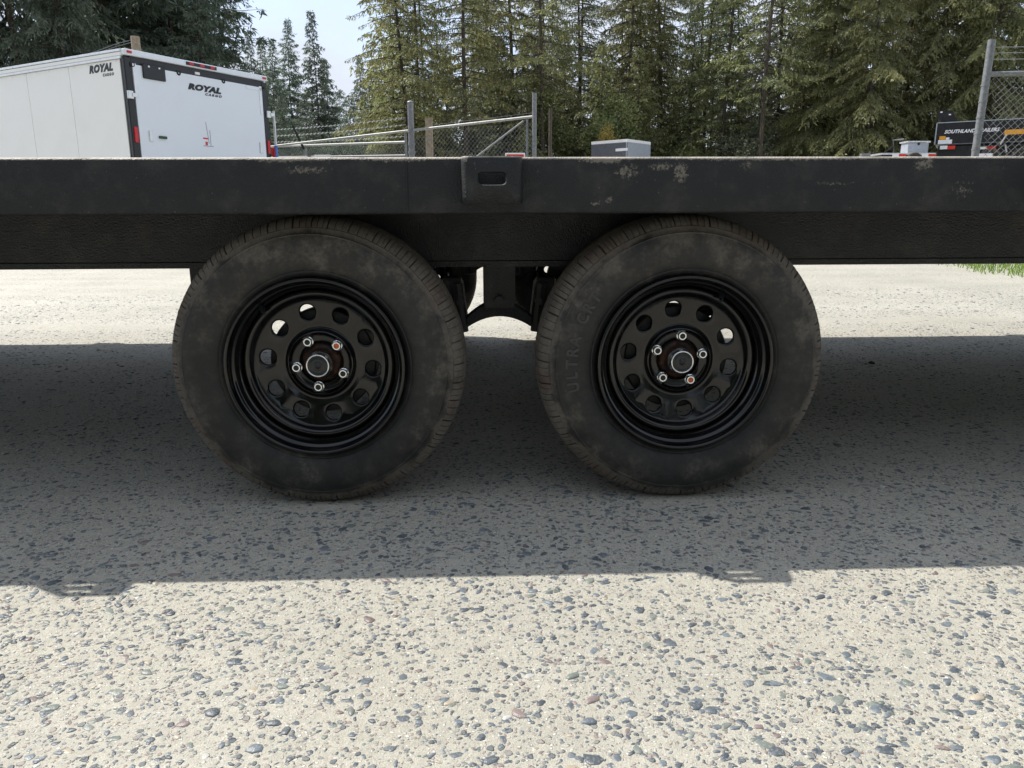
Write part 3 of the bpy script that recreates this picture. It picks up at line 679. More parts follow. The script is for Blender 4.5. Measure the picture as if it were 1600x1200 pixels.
# ------------------------------------------------------------------ fences
def at(u, v, Y):
    d = F_+R2*((u-800)/1180)+D2*((v-600)/1180); return CAM+d*((Y-CAM.y)/d.y)
def G(x, y): return float(gz(x, y))-.03
def chain_link(parent, p0, p1, zb0, zb1, zt0, zt1, pitch=.0707, r=.0021):
    """p0,p1 (x,y); diagonal wires clipped between bottom and top edges"""
    p0 = Vector(p0); p1 = Vector(p1); Ln = (p1-p0).length; d = (p1-p0)/Ln; nrm = Vector((-d.y, d.x)); V = []; Q = []
    zlo = min(zb0, zb1); zhi = max(zt0, zt1); H = zhi-zlo
    for s in (1, -1):
        for k in range(int(-H/pitch)-1, int((Ln+H)/pitch)+2):
            a0 = k*pitch
            # u = a0 + s*(z-zlo)  with z from bottom to top
            ts = np.linspace(0, 1, 25); zs_ = zlo+H*ts; us = a0+(zs_-zlo)*s if s > 0 else a0-(zs_-zlo)+0*H
            ok = (us >= 0) & (us <= Ln) & (zs_ <= zt0+(zt1-zt0)*us/Ln) & (zs_ >= zb0+(zb1-zb0)*us/Ln)
            if ok.sum() < 2: continue
            i0, i1 = np.where(ok)[0][[0, -1]]; off = .0022*s; b = len(V)
            for i in (i0, i1):
                P = p0+d*us[i]
                for (e1, e2) in ((r, -r), (-r, -r), (0, r)):
                    V.append((P.x+nrm.x*(off+e2)+d.x*e1, P.y+nrm.y*(off+e2)+d.y*e1, zs_[i]))
            for j in range(3): Q.append((b+j, b+(j+1) % 3, b+3+(j+1) % 3, b+3+j))
    return link('chain_link_mesh', mesh_np('chain_link_mesh', V, Q), M['wire'], parent)
def barbed(parent, a, b, sag=.02):
    a = Vector(a); b = Vector(b); bm = BM(); n = 12; L_ = (b-a).length
    pts = [a.lerp(b, t/n)-Vector((0, 0, sag*math.sin(PI*t/n))) for t in range(n+1)]; tube(bm, pts, .0035, 5)
    m = int(L_/.12)
    for i in range(1, m):
        p = a.lerp(b, i/m)-Vector((0, 0, sag*math.sin(PI*i/m)))
        for s in (-1, 1): tube(bm, [p-Vector((.015*s, .01, .018)), p+Vector((.015*s, .01, .018))], .0025, 3, False)
    return link('barbed_wire', done(bm, 'barbed_wire'), M['wire'], parent)
def post(parent, x, y, top, r, mat, name='post', capr=True, n=12):
    g0 = G(x, y)-.1; rr = [r, r]; pts = [(x, y, g0), (x, y, top-r*.6)]
    if capr: pts += [(x, y, top-r*.6+.001), (x, y, top-.25*r), (x, y, top)]; rr = [r, r, r*1.15, r*.9, r*.15]
    return ptube(name, parent, mat, pts, rr, n)
# gate with sloping rail
a = at(835, 182, 9.5); b = at(430, 228, 12.0); mid = at(640, 204, 10.6)
GT = thing('gate', 'galvanised chain link gate with pale sloping top rail and diagonal brace', 'gate', (a.x, a.y, G(a.x, a.y)))
def PT(o, *p): return Vector(p)-o.location
def rel(o, parent):          # objects are modelled in world coordinates: keep them there under their parent
    o.matrix_parent_inverse = Matrix.Translation(-parent.location); return o
rel(ptube('top_rail', GT, M['galv_lt'], [a, mid, b], .019, 10), GT)
rel(post(GT, a.x, a.y, at(835, 143, 9.5).z, .032, M['galv'], capr=False), GT)
rel(ptube('brace', GT, M['galv'], [at(818, 189, 9.55), at(700, 279, 10.2)], .014, 8), GT)
rel(ptube('upright', GT, M['galv'], [(a.x-.10, a.y+.06, G(a.x, a.y)), (a.x-.10, a.y+.06, a.z-.03)], .016, 8), GT)
ml = at(644, 204, 10.6)
rel(chain_link(GT, (a.x, a.y), (ml.x, ml.y), .40, .48, a.z-.02, ml.z-.02), GT)
GPst = thing('gate_post', 'thick galvanised gate post with domed cap, beside the wooden post', 'post', (at(641, 204, 10.58).x, 10.58, 0))
q = at(641, 157, 10.58); rel(post(GPst, q.x, q.y, q.z, .047, M['galv']), GPst)
for v in (205, 225, 238): z_ = at(641, v, 10.58).z; rel(ptube('clamp', GPst, M['galv'], [(q.x, q.y, z_-.02), (q.x, q.y, z_+.02)], .056, 12), GPst)
# wire fence behind the gate
FB = thing('barbed_wire_fence', 'low chain link fence with barbed strands left of the gate post', 'fence', (-2.5, 12.5, 0))
fa = at(634, 222, 11.5); fb = at(424, 229, 14.2)
rel(ptube('top_rail', FB, M['galv_lt'], [fa, fb], .021, 8), FB)
rel(chain_link(FB, (fa.x, fa.y), (fb.x, fb.y), .6, .9, fa.z, fb.z), FB)
for (va, vb) in ((184, 203), (195, 213), (213, 222)): rel(barbed(FB, at(634, va, 11.5), at(424, vb, 14.2)), FB)
rel(post(FB, fa.x, fa.y, at(634, 208, 11.5).z, .02, M['galv'], capr=False), FB)
q = at(476, 232, 13.5); rel(post(FB, q.x, q.y, q.z, .03, M['galv']), FB)
rel(ptube('barb_arm', FB, M['blk'], [at(475, 233, 13.45), at(457, 196, 13.4)], .022, 6), FB)
rel(ptube('bottom_rail', FB, M['galv'], [at(634, 243, 11.5), at(424, 246, 14.2)], .018, 8), FB)
WP = thing('wooden_post', 'square weathered wooden post behind the chain link gate', 'post', (at(670, 186, 12).x, 12, 0))
q = at(670, 186, 12); pbox('post', WP, M['wood'], (0, 0, q.z/2+.1), (.12, .12, q.z-.2), .008); pbox('post_cap', WP, M['wood'], (0, 0, q.z+.004), (.13, .13, .02), .004)
FM = thing('strand_fence', 'rusty wire strands strung above the gate rail', 'wire', (0, 12.4, 0))
rel(ptube('wire', FM, M['rust'], [at(668, 188, 12.0), at(760, 180, 12.2), at(835, 169, 12.4)], .004, 5), FM); rel(ptube('wire', FM, M['galv'], [at(668, 196, 12.0), at(835, 176, 12.4)], .0035, 5), FM)
rel(post(FM, at(860, 190, 12.6).x, 12.6, at(860, 168, 12.6).z, .03, M['bark'], capr=False), FM)
# right hand fence
p0 = at(1523, 246, 6.5); pt_ = at(1550, 62, 6.5)
FR = thing('chain_link_fence', 'tall chain link fence with leaning galvanised end post at right edge', 'fence', (p0.x, 6.5, G(p0.x, 6.5)))
rel(ptube('post', FR, M['galv'], [(p0.x-.01, 6.5, G(p0.x, 6.5)-.1), p0, (pt_.x, 6.5, pt_.z)], .038, 16), FR)
e = Vector((p0.x+2.8, 6.08, 0)); zr = at(1552, 116, 6.5).z
rel(ptube('top_rail', FR, M['galv'], [(p0.x+.02, 6.5, zr), (e.x, e.y, zr)], .026, 12), FR)
rel(ptube('post', FR, M['galv'], [(e.x, e.y, G(e.x, e.y)-.1), (e.x, e.y, pt_.z)], .03, 12), FR)
for k, v in enumerate((74, 83, 93)): zz = at(1552, v, 6.5).z; rel(barbed(FR, (p0.x+.02, 6.5, zz), (e.x, e.y, zz), .01), FR)
rel(chain_link(FR, (p0.x+.03, 6.49), (e.x, e.y), G(p0.x, 6.5)+.05, G(e.x, e.y)+.05, zr, zr, r=.0026), FR)
for z_ in np.arange(.5, 1.95, .16): rel(ptube('tie_band', FR, M['galv'], [(p0.x+(z_-p0.z)*.02, 6.5, z_), (p0.x+(z_-p0.z)*.02, 6.5, z_+.015)], .042, 12), FR)

# utility pole behind the white trailer
q = at(211, 57, 17); UP = thing('utility_pole', 'short brown wooden pole with cables, behind the white trailer roof', 'pole', (q.x, 17, 0))
rel(ptube('pole_shaft', UP, M['wood'], [(q.x, 17, G(q.x, 17)-.1), (q.x, 17, q.z)], [.12, .095], 10), UP)
for v in (62, 66): rel(ptube('cable', UP, M['galv'], [at(206, v, 17), at(180, v+7, 17.2), at(110, v+33, 17.5)], .008, 5), UP)

# signs whose tops show above the deck
def sign(u0, u1, v0, Y, label, redband):
    c = at((u0+u1)/2, v0, Y); wd = (u1-u0)/1180*(Y+1.69); S = thing('notice_sign', label, 'sign', (c.x, Y, G(c.x, Y)))
    h = c.z-G(c.x, Y)
    pbox('sign_board', S, M['wht'], (0, 0, h-.13), (wd, .012, .26), .006)
    if redband: pbox('red_band', S, M['redtape'], (0, -.009, h-.045), (wd*.86, .006, .05), .002)
    ptube('stake', S, M['galv'], [(0, .02, -.05), (0, .02, h-.05)], .014, 8)
sign(790, 820, 239, 9.0, 'small white sign with red band in front of the gate', True)
sign(492, 516, 242, 12.6, 'small plain white sign below the barbed wires', False)

# ------------------------------------------------------------------ small grey cargo trailer
y0 = 33.0; A_ = at(924, 221, 34.4); B_ = at(980, 217, y0); C_ = at(1017, 218, 34.5); gzz = G(B_.x, y0)
CT = thing('cargo_trailer', 'small grey enclosed cargo trailer with white roof edge in front of the trees', 'trailer', (B_.x, y0, gzz))
def wall(name, P, Q, z0, z1, mat, th=.05):
    P = Vector((P.x, P.y)); Q = Vector((Q.x, Q.y)); d = (Q-P); n = Vector((-d.y, d.x)).normalized()*th
    bm = BM(); vs = [bm.verts.new((p.x, p.y, z)) for z in (z0, z1) for p in (P, Q, Q+n, P+n)]
    for f in ((0, 1, 2, 3), (4, 5, 6, 7), (0, 1, 5, 4), (1, 2, 6, 5), (2, 3, 7, 6), (3, 0, 4, 7)): bm.faces.new([vs[i] for i in f])
    return rel(link(name, done(bm, name), mat, CT), CT)
tz = B_.z; zb = gzz+.5
D3 = A_+(C_-B_)
wall('side_wall', A_, B_, zb, tz-.12, M['grey_dark']); wall('front_wall', B_, C_, zb, tz-.12, M['grey_light']); wall('side_wall', C_, D3, zb, tz-.12, M['grey_light']); wall('rear_wall', D3, A_, zb, tz-.12, M['grey_dark'])
wall('roof_edge', A_, B_, tz-.14, tz, M['wht'], .06); wall('roof_edge', B_, C_, tz-.14, tz, M['wht'], .06); wall('roof_edge', C_, D3, tz-.14, tz, M['wht'], .06); wall('roof_edge', D3, A_, tz-.14, tz, M['wht'], .06)
bm = BM(); bm.faces.new([bm.verts.new((p.x, p.y, tz-.03)) for p in (A_, B_, C_, D3)]); rel(link('roof', done(bm, 'roof'), M['wht'], CT), CT)
m1 = B_.lerp(A_, .30); pa = m1+Vector((0, -.03, 0)); pb2 = B_+Vector((-.05, -.03, 0))
wall('door', B_.lerp(A_, .36)+Vector((.03, -.03, 0)), B_.lerp(A_, .04)+Vector((.03, -.03, 0)), zb+.1, tz-.28, M['blk'], .03)
wall('vent', B_.lerp(A_, .34)+Vector((.04, -.05, 0)), B_.lerp(A_, .02)+Vector((.04, -.05, 0)), tz-.50, tz-.38, M['wht'], .03)
for p in (A_.lerp(B_, .5), C_.lerp(D3, .5)): rel(link('wheel', bw_me, None, CT, loc=(p.x, p.y-.05, gzz+.34)), CT)

# ------------------------------------------------------------------ black dump trailer, right background
Yd = 27.0; dl = at(1465, 193, Yd); db = at(1465, 226, Yd); gd = G(dl.x, Yd)
DA = R(-32)
DT = thing('dump_trailer', 'black dump trailer with raised front panel and white lettering behind the fence', 'trailer', (dl.x, Yd, gd), DA)
def atD(u, v, off=0.0):             # photo direction met with the trailer's near side, in the trailer's own axes
    d = F_+R2*((u-800)/1180)+D2*((v-600)/1180); n_ = Vector((-math.sin(DA), math.cos(DA), 0)); O_ = Vector((dl.x, Yd, gd))+n_*off
    P = CAM+d*((O_-CAM).dot(n_)/d.dot(n_))-Vector((dl.x, Yd, gd)); return Matrix.Rotation(-DA, 3, 'Z') @ P
h1 = dl.z-gd; h0 = db.z-gd; LD = 5.2
pbox('box_side', DT, M['blk'], (LD/2, 0, (h0+h1)/2), (LD, .06, h1-h0), .008); pbox('box_side', DT, M['blk'], (LD/2, 2.0, (h0+h1)/2), (LD, .06, h1-h0), .008)
pbox('box_front', DT, M['blk'], (.03, 1.0, (h0+h1)/2), (.05, 1.94, h1-h0)); pbox('tailgate', DT, M['blk'], (LD-.03, 1.0, (h0+h1)/2), (.05, 1.94, h1-h0)); pbox('box_floor', DT, M['blk'], (LD/2, 1.0, h0+.04), (LD-.1, 1.94, .05))
pbox('top_edge', DT, M['grey_light'], (LD/2, -.012, h1+.012), (LD+.04, .09, .026), .004)
pbox('corner_edge', DT, M['grey_light'], (-.015, -.02, (h0+h1)/2), (.035, .09, h1-h0-.01), .004)
pbox('lower_rail', DT, M['grey_dark'], (LD/2, -.05, h0-.01), (LD, .05, .035), .004)
pbox('undercarriage', DT, M['blk'], (LD/2, 1.0, h0-.26), (LD-.2, 1.9, .42), .02)
wh = at(1463, 172, Yd).z-gd
def flap(b):                                # upright headboard with cut-off corner
    P = [(-.03, wh), (.42, wh-.01), (.66, h1+.03), (.14, h1+.03), (-.03, h1+.22)]
    A = [b.verts.new((x, .2, z)) for x, z in P]; B = [b.verts.new((x+.03, .9, z)) for x, z in P]; n_ = len(P)
    b.faces.new(A); b.faces.new(B)
    for i in range(n_): b.faces.new((A[i], A[(i+1) % n_], B[(i+1) % n_], B[i]))
part('headboard', DT, M['blk'], flap)
for x, z in ((.08, wh-.06), (.36, wh-.16)): pbox('plate_screw', DT, M['wht'], (x, .185, z), (.07, .02, .04), .004)
tl_, tr__ = atD(1475, 206.5, -.034), atD(1561, 206.5, -.034)
tm_ = text_mesh('SOUTHLAND TRAILERS', .165, .006, .3, .003, 1, 1.02); wv = [v.co.x for v in tm_.vertices]; tm_.transform(Matrix.Scale((tr__.x-tl_.x)/(max(wv)-min(wv)), 4, (1, 0, 0)))
link('lettering', tm_, M['wht'], DT, loc=((tl_.x+tr__.x)/2, -.034, tl_.z), rot=(PI/2, 0, 0))
def tape(parent, u0, u1, v0, v1, Y, mat, name='reflective_tape', dy=-.075):
    a_, b_ = at(u0, v0, Y), at(u1, v1, Y); o_ = parent.location
    return pbox(name, parent, mat, ((a_.x+b_.x)/2-o_.x, Y-o_.y+dy, (a_.z+b_.z)/2-o_.z), (b_.x-a_.x, .02, a_.z-b_.z), .002)
def tapeD(u0, u1, v0, v1, mat, name='reflective_tape', dy=-.08):
    a_, b_ = atD(u0, v0, dy), atD(u1, v1, dy); return pbox(name, DT, mat, ((a_.x+b_.x)/2, dy, (a_.z+b_.z)/2), (b_.x-a_.x, .02, a_.z-b_.z), .002)
tapeD(1469, 1480, 228, 233, M['wht']); tapeD(1480, 1492, 228, 233, M['redtape']); tapeD(1531, 1542, 228, 233, M['wht']); tapeD(1542, 1556, 228, 233, M['redtape'])
tapeD(1468, 1477, 213, 218, M['amber'], 'orange_label', -.05); tapeD(1466, 1487, 219, 225, M['wht'], 'paper_label', -.05); tapeD(1478, 1483, 215, 219, M['wht'], 'paper_label', -.05)
tapeD(1570, 1604, 203, 209, M['amber'], 'amber_strip', -.05); tapeD(1530, 1550, 240, 250, M['wht'], 'white_sign_panel', -.12)
ptube('strut', DT, M['galv_lt'], [atD(1563, 226, -.15), atD(1573, 210, -.15)], .03, 6); ptube('hook', DT, M['galv_lt'], [atD(1571, 226, -.3), atD(1573, 238, -.3)], .03, 6)
for x in (1.8, 2.75):
    link('wheel', bw_me, None, DT, loc=(x, -.12, .34)); pbox('fender', DT, M['blk'], (x, -.02, .76), (.9, .24, .03), .01)
# ------------------------------------------------------------------ low flatbed in front of the dump trailer with grey toolbox
fl = at(1378, 239, 25.5); fr = at(1463, 239, 25.5); gf = G(fl.x, 25.5); hf = fl.z-gf
LT = thing('utility_trailer', 'low utility trailer with pale deck edge and red and white reflectors', 'trailer', (fl.x, 25.5, gf))
ln = fr.x-fl.x
pbox('deck', LT, M['alu'], (ln/2, .9, hf-.03), (ln, 1.8, .06), .006); pbox('frame', LT, M['blk'], (ln/2, .9, hf-.16), (ln-.05, 1.74, .18), .01)
for u in (1394, 1440):
    tape(LT, u, u+10, 240.8, 246, 25.5, M['wht'], dy=-.02); tape(LT, u+10, u+21, 240.8, 246, 25.5, M['redtape'], dy=-.02)
pbox('coupler', LT, M['galv'], (-.15, .9, hf-.02), (.35, .14, .12), .03)
rel(ptube('jack', LT, M['galv'], [at(1396, 244, 26), at(1396, 219, 26), at(1412, 217.5, 26)], .03, 8), LT); rel(ptube('handle_bar', LT, M['blk'], [at(1382, 238, 26.2), at(1396, 228, 26.2)], .02, 6), LT)
for x in (ln*.6,): link('wheel', bw_me, None, LT, loc=(x, -.05, .34))
ta = at(1411, 221.5, 26.6); tb = at(1447, 237, 26.6)
TB = thing('toolbox', 'grey metal toolbox with pale lid on the low utility trailer', 'toolbox', ((ta.x+tb.x)/2, 26.6, gf+hf))
pbox('box_body', TB, M['grey_light'], (0, 0, (ta.z-gf-hf)/2-.03), (.76, .5, ta.z-gf-hf-.06), .02); pbox('lid', TB, M['alu'], (0, 0, ta.z-gf-hf-.02), (.86, .56, .05), .01); pbox('latch', TB, M['blk'], (0, -.262, ta.z-gf-hf-.10), (.08, .02, .07), .004)

# ------------------------------------------------------------------ trees
def conifer(name, H, Rm, h0, nb, seed, droop=.35, dens=1.0, qs=.23, qw=.058, bare=12, power=.8, tr=.125, twig=.15):
    r = np.random.default_rng(seed)
    # trunk
    bm = BM(); lean = r.normal(0, .022, 2); npt = 12
    tp = [(lean[0]*z+.08*math.sin(z*.4+seed), lean[1]*z, z) for z in np.linspace(-.3, H, npt)]
    tube(bm, tp, [max(.012, tr*(1-max(0, p[2])/H)**.85) for p in tp], 9)
    def axis(z): return np.array([lean[0]*z+.08*math.sin(z*.4+seed), lean[1]*z, z])
    for i in range(bare):                       # dead stubs and bare limbs under the crown
        z = r.uniform(.8, max(2.0, h0+2.5)); a = r.uniform(0, 2*PI); l = r.uniform(.4, 1.5); p = axis(z)
        tube(bm, [p, p+np.array([math.cos(a)*l*.6, math.sin(a)*l*.6, -.02*l]), p+np.array([math.cos(a)*l, math.sin(a)*l, -.18*l])], [.022, .014, .005], 4, False)
    limbs = BM(); P0, DV, WV, TT = [], [], [], []
    for i in range(nb):
        t = (i+r.random())/nb; z = h0+(H-h0)*t**.92; a = i*2.399+r.normal(0, .35)
        rel_ = (1-(z-h0)/(H-h0)); L0 = Rm*(rel_**power)*r.uniform(.5, 1.2)+.15
        if r.random() < .07: L0 *= 1.22
        if z < h0+1.5: L0 *= r.uniform(.6, 1.0)
        el = .30*t*1.6-.12+r.normal(0, .08); dr = droop*L0*r.uniform(.7, 1.3)
        s = np.linspace(0, 1, 6); hx = np.array([math.cos(a), math.sin(a), 0]); sx_ = np.array([-math.sin(a), math.cos(a), 0])
        base = axis(z); pts = base+np.outer(s*L0, hx)+np.outer(s*L0*math.tan(el)-dr*s**2*.8+.10*L0*s**4, [0, 0, 1])
        tube(limbs, [tuple(p) for p in pts[::1]], list(.028*(1-s*.85)*min(1.3, L0/2+.3)), 3, False)
        nt_ = max(4, int(L0/twig*dens)); st = np.sort(r.uniform(.12, 1, nt_))
        clump_t = r.uniform(.1, 1); hv_ = r.choice([.45, .9, 1.15, 1.5], p=[.18, .3, .32, .2])
        for sd_ in (-1, 1):
            for q_ in st:
                tl = (.16+.30*L0*(1-q_)**.7*.8)*r.uniform(.55, 1.25)*min(1.25, hv_**.5); bp = np.array([np.interp(q_, s, pts[:, k]) for k in range(3)])
                dirv = hx*.62+sx_*sd_*.78; m = max(2, int(tl/.10*dens*hv_)); u = (np.arange(m)+r.random(m))/m
                pp = bp+np.outer(u*tl, dirv)+np.outer(-(u**1.6)*tl*(.25+droop)+r.normal(0, .03, m), [0, 0, 1])
                P0.append(pp); dv_ = dirv[None, :]*r.uniform(.2, 1, m)[:, None]+r.normal(0, .38, (m, 3))+np.array([0, 0, -.35-droop*.9])
                DV.append(dv_); TT.append(np.clip(clump_t*.45+.40*u+r.normal(0, .16, m), 0, 1))
    P0 = np.concatenate(P0); DV = np.concatenate(DV); TT = np.concatenate(TT); n = len(P0)
    DV /= np.linalg.norm(DV, axis=1)[:, None]; ln_ = r.uniform(.6, 1.25, n)*qs; WV = np.cross(DV, r.normal(0, 1, (n, 3))); WV /= np.linalg.norm(WV, axis=1)[:, None]
    WV *= (qw*r.uniform(.7, 1.3, n))[:, None]; DV *= ln_[:, None]
    V = np.stack([P0, P0+DV*.45+WV*.5, P0+DV, P0+DV*.45-WV*.5], 1).reshape(-1, 3); Q = np.arange(4*n).reshape(-1, 4)
    crown = mesh_np('crown', V, Q); at_ = crown.attributes.new('tint', 'FLOAT', 'FACE'); at_.data.foreach_set('value', TT.astype(np.float32))
    tm = done(bm, 'trunk', True, 60); tm.materials.append(M['bark']); lm = done(limbs, 'limbs'); lm.materials.append(M['bark'])
    return dict(crown=crown, trunk=tm, limbs=lm, H=H)
def shrub(seed, H=3.2, Rm=1.6, n=7000):
    r = np.random.default_rng(seed); c = r.normal(0, 1, (26, 3)); c /= np.linalg.norm(c, axis=1)[:, None]; c *= r.uniform(.3, 1, (26, 1)); c = c*np.array([Rm, Rm, H*.45])+np.array([0, 0, H*.52])
    k = r.integers(0, 26, n); P0 = c[k]+r.normal(0, .30, (n, 3)); P0[:, 2] = np.abs(P0[:, 2]); DV = r.normal(0, 1, (n, 3)); DV /= np.linalg.norm(DV, axis=1)[:, None]; WV = np.cross(DV, r.normal(0, 1, (n, 3))); WV /= np.linalg.norm(WV, axis=1)[:, None]; DV *= .13; WV *= .045
    V = np.stack([P0, P0+DV*.5+WV, P0+DV, P0+DV*.5-WV], 1).reshape(-1, 3); crown = mesh_np('crown', V, np.arange(4*n).reshape(-1, 4)); at_ = crown.attributes.new('tint', 'FLOAT', 'FACE'); at_.data.foreach_set('value', r.random(n).astype(np.float32))
    bm = BM()
    for i in range(0, 26, 3): tube(bm, [(r.normal(0, .15), r.normal(0, .15), -.1), tuple(c[i]*np.array([.5, .5, .6])), tuple(c[i])], [.03, .02, .008], 4, False)
    tm = done(bm, 'stems'); tm.materials.append(M['bark']); return dict(crown=crown, trunk=tm, limbs=None, H=H)
PR = {
 'fir':   [conifer('fir', 23, 3.3, 3.0, 150, 11, .34, 1.05, bare=26), conifer('fir', 25, 3.0, 4.6, 140, 12, .32, 1.0, bare=30), conifer('fir', 21, 3.7, 1.8, 155, 13, .40, 1.05, bare=20)],
 'cedar': [conifer('cedar', 22, 4.2, .5, 190, 21, .62, 1.35, qs=.24, qw=.06, power=.62), conifer('cedar', 19, 3.7, .4, 180, 22, .70, 1.35, qs=.24, qw=.06, power=.6)],
 'young': [conifer('young', 8.5, 2.1, .3, 110, 31, .40, 1.15, bare=2, tr=.09), conifer('young', 6.5, 1.7, .2, 90, 32, .45, 1.2, bare=2, tr=.07)],
 'spire': [conifer('spire', 16.5, 4.2, 2.0, 175, 41, .22, 1.15, qs=.30, qw=.075, bare=14, power=1.1), conifer('spire', 15.5, 3.7, 1.6, 160, 42, .26, 1.15, qs=.30, qw=.075, bare=14, power=1.15)],
 'shrub': [shrub(51), shrub(52, 4.2, 2.0, 9000)]}
LOOK = {'fir': 'tall open fir', 'cedar': 'dense drooping conifer', 'young': 'short bushy conifer', 'spire': 'pointed spruce', 'shrub': 'leafy shrub'}
CATN = {'fir': 'fir_tree', 'cedar': 'cedar_tree', 'young': 'young_conifer', 'spire': 'spruce_tree', 'shrub': 'shrub'}
trees = []
cache = {}
def tree(kind, var, u, Y, sc, leaf, zone, rz=None, wide=1.0, top=None):
    p = PR[kind][var % len(PR[kind])]; P = at(u, 60, Y); x = P.x
    if top is not None: sc = (at(u, top, Y).z-G(x, Y))/p['H']
    o = thing(CATN[kind], '', 'shrub' if kind == 'shrub' else 'tree', (x, Y, G(x, Y)), random.random()*6.28 if rz is None else rz, 'undergrowth shrubs at the foot of the trees' if kind == 'shrub' else zone[1]); o.scale = (sc*wide, sc*wide, sc)
    key = (kind, var % len(PR[kind]), leaf)
    if key not in cache: c = p['crown'].copy(); c.materials.clear(); c.materials.append(M['leaf'][leaf]); cache[key] = c
    link('crown', cache[key], None, o); link('trunk' if kind != 'shrub' else 'stems', p['trunk'], None, o)
    if p['limbs']: link('limbs', p['limbs'], None, o)['kind'] = 'stuff'
    trees.append((u, Y, kind, leaf, zone[0], o))
ZL = ('above the white enclosed trailer', 'dark conifers above the white enclosed trailer'); ZM = ('left of the gate post', 'distant conifers left of the gate post')
ZF = ('behind the chain link gate', 'conifers behind the chain link gate'); ZC = ('behind the small grey trailer', 'conifers behind the small grey trailer'); ZR = ('left of the dump trailer', 'conifers near the dump trailer'); ZE = ('behind the dump trailer', 'conifers near the dump trailer')
# left mass, cloud shade put into its dark foliage colour
for u, Y, k, v, s in ((-150, 27, 'cedar', 0, .85), (-60, 26, 'cedar', 1, 1.0), (30, 25, 'cedar', 0, .9), (95, 24, 'cedar', 1, .62), (150, 33, 'spire', 0, 1.3), (215, 36, 'spire', 1, 1.35), (262, 34, 'fir', 2, .95), (290, 38, 'spire', 0, 1.25), (338, 42, 'fir', 0, .85), (120, 40, 'fir', 1, 1.1), (240, 44, 'spire', 1, 1.6), (312, 31, 'young', 0, .95), (392, 50, 'spire', 1, .62)):
    tree(k, v, u, Y, s, 1, ZL)
# distant spires seen in the gap
for u, Y, k, v, tp_ in ((446, 72, 'spire', 0, 32), (491, 70, 'spire', 1, 18), (418, 66, 'spire', 0, 62), (561, 76, 'spire', 1, 84), (525, 80, 'young', 0, 140), (470, 60, 'young', 0, 150), (545, 62, 'young', 1, 148), (434, 58, 'young', 0, 150), (509, 74, 'spire', 0, 95), (588, 66, 'spire', 1, 92), (403, 75, 'spire', 1, 58), (578, 58, 'young', 1, 128)):
    tree(k, v, u, Y, 1, 1, ZM, top=tp_)
# main row
for u, Y, k, v, s, lf in ((640, 41, 'fir', 2, .95, 0), (612, 44, 'young', 0, 1.0, 0), (655, 47, 'fir', 1, 1.0, 2), (700, 43, 'young', 1, 1.1, 0), (724, 40, 'fir', 0, .98, 0), (755, 49, 'fir', 1, 1.0, 2), (785, 44, 'young', 0, .9, 4), (812, 43, 'fir', 2, 1.05, 0), (850, 41, 'fir', 1, 1.0, 0), (838, 46, 'young', 1, 1.2, 2)):
    tree(k, v, u, Y, s, lf, ZF)
for u, Y, k, v, s, lf in ((882, 45, 'young', 0, 1.0, 0), (915, 47, 'fir', 2, .95, 2), (945, 43, 'young', 1, 1.15, 0), (980, 45, 'fir', 0, 1.0, 0), (1000, 42, 'young', 0, .85, 4), (1020, 50, 'fir', 1, 1.05, 2), (1048, 46, 'fir', 2, 1.0, 0), (1085, 44, 'young', 0, 1.15, 0), (1108, 49, 'fir', 1, 1.0, 1), (1135, 43, 'fir', 0, .95, 0), (1165, 45, 'young', 1, 1.2, 2), (1200, 40, 'fir', 1, 1.0, 0)):
    tree(k, v, u, Y, s, lf, ZC)
for u, Y, k, v, s, lf in ((1232, 46, 'fir', 2, 1.0, 2), (1262, 42, 'young', 0, 1.1, 0), (1295, 41, 'cedar', 0, .80, 0), (1340, 46, 'cedar', 1, 1.05, 2), (1375, 38, 'cedar', 1, .80, 0), (1430, 41, 'cedar', 0, .95, 0)):
    tree(k, v, u, Y, s, lf, ZR)
for u, Y, k, v, s, lf in ((1480, 38, 'cedar', 1, .9, 0), (1520, 44, 'cedar', 0, 1.0, 2), (1570, 37, 'cedar', 1, .95, 0), (1630, 40, 'cedar', 0, 1.0, 0), (1700, 38, 'cedar', 1, 1.0, 2), (1780, 40, 'cedar', 0, 1.0, 0)):
    tree(k, v, u, Y, s, lf, ZE)
# second rows, deeper in the wood
for i, u in enumerate(range(670, 1300, 62)): tree('fir', i, u+random.uniform(-12, 12), 54+(i*7) % 9, .95+.1*random.random(), 2 if i % 2 else 1, ZF if u < 870 else ZC if u < 1210 else ZR)
for i, u in enumerate(range(1310, 1800, 120)): tree('cedar', i, u, 52+(i*5) % 7, 1.05, 1, ZR if u < 1460 else ZE)
for i, u in enumerate(range(625, 1320, 62)): tree('young', i, u+random.uniform(-14, 14), 48+(i*5) % 6, 1.35+.3*random.random(), 2 if i % 2 else 0, ZF if u < 870 else ZC if u < 1210 else ZR)
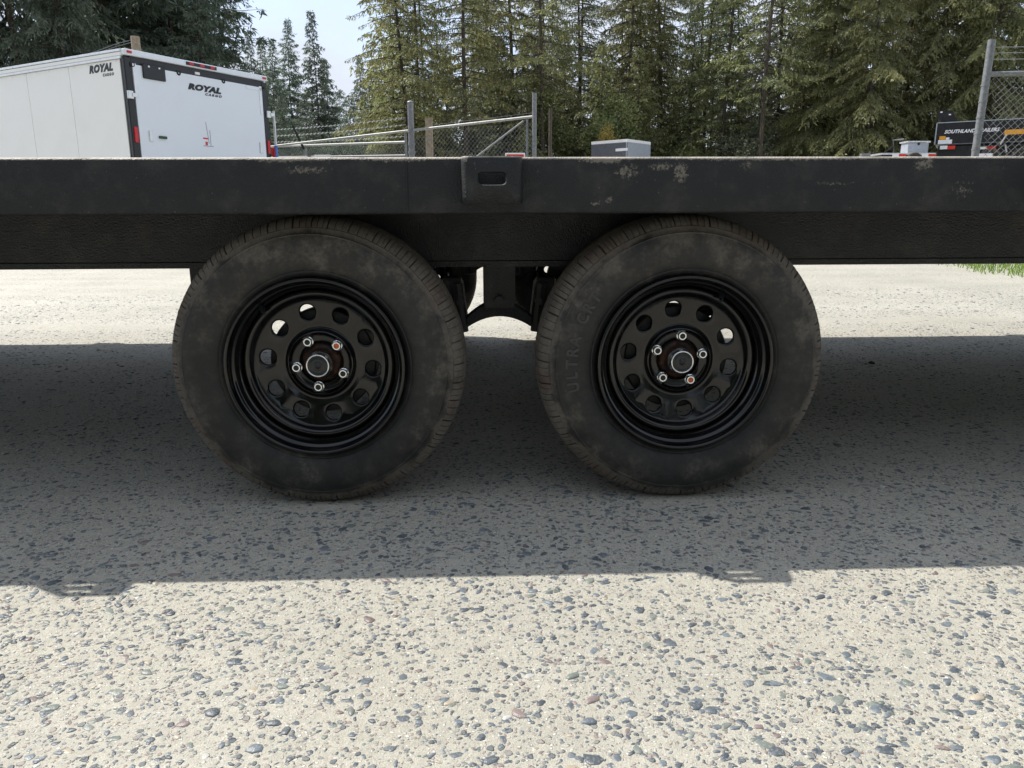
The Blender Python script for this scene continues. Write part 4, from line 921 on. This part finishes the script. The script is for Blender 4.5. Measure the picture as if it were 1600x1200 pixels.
# undergrowth
for i, u in enumerate(range(625, 1500, 48)): tree('shrub', i, u+random.uniform(-14, 14), 41.0+(i*3) % 7, .8+.4*random.random(), 4 if i % 3 else 2, ZF if u < 870 else ZC if u < 1210 else ZR)
for i, u in enumerate(range(400, 620, 40)): tree('shrub', i, u, 52+(i*3) % 6, 1.0, 1, ZM)
tree('shrub', 0, 955, 37.5, .60, 3, ZC, wide=.45, top=196)
ORD = ['first', 'second', 'third', 'fourth', 'fifth', 'sixth', 'seventh', 'eighth', 'ninth', 'tenth', 'eleventh', 'twelfth', 'thirteenth', 'fourteenth', 'fifteenth', 'sixteenth', 'seventeenth', 'eighteenth']
TONE = ['olive', 'dark green', 'grey green', 'yellow', 'fresh green']
fam = {}
for t in trees: fam.setdefault((t[2], t[3], t[4]), []).append(t)
for key, L_ in fam.items():
    L_.sort(key=lambda t: t[0])
    for i, t in enumerate(L_):
        t[5]['label'] = f"{TONE[key[1]]} {LOOK[key[0]]} {key[2]}" if len(L_) == 1 else f"{TONE[key[1]]} {LOOK[key[0]]} {key[2]}, {ORD[i]} from left"

# guessed wood behind the viewer, unseen, added to darken reflections and shade
def added_dark_wood():
    r = np.random.default_rng(77); n = 90000; k = 60; cx_ = r.uniform(-60, 60, k); cy_ = -21-r.random(k)*8-.004*cx_**2*0; hh = r.uniform(15, 24, k)
    i = r.integers(0, k, n); t = r.random(n)**.9; z = t*hh[i]; rr = (3.6*(1-t)**.7+.2)*np.sqrt(r.random(n)); a = r.uniform(0, 2*PI, n)
    P0 = np.stack([cx_[i]+rr*np.cos(a), cy_[i]+rr*np.sin(a), z], -1); DV = r.normal(0, 1, (n, 3))+np.array([0, 0, -.6]); DV /= np.linalg.norm(DV, axis=1)[:, None]
    WV = np.cross(DV, r.normal(0, 1, (n, 3))); WV /= np.linalg.norm(WV, axis=1)[:, None]; DV *= .9; WV *= .22
    V = np.stack([P0, P0+DV*.5+WV, P0+DV, P0+DV*.5-WV], 1).reshape(-1, 3); me = mesh_np('added_dark_wood', V, np.arange(4*n).reshape(-1, 4)); at_ = me.attributes.new('tint', 'FLOAT', 'FACE'); at_.data.foreach_set('value', r.random(n).astype(np.float32))
    o = link('added_dark_wood', me, M['leaf'][1]); o['kind'] = 'stuff'; o['label'] = 'unseen dark conifer wood added behind the viewer to deepen the shade'
added_dark_wood()
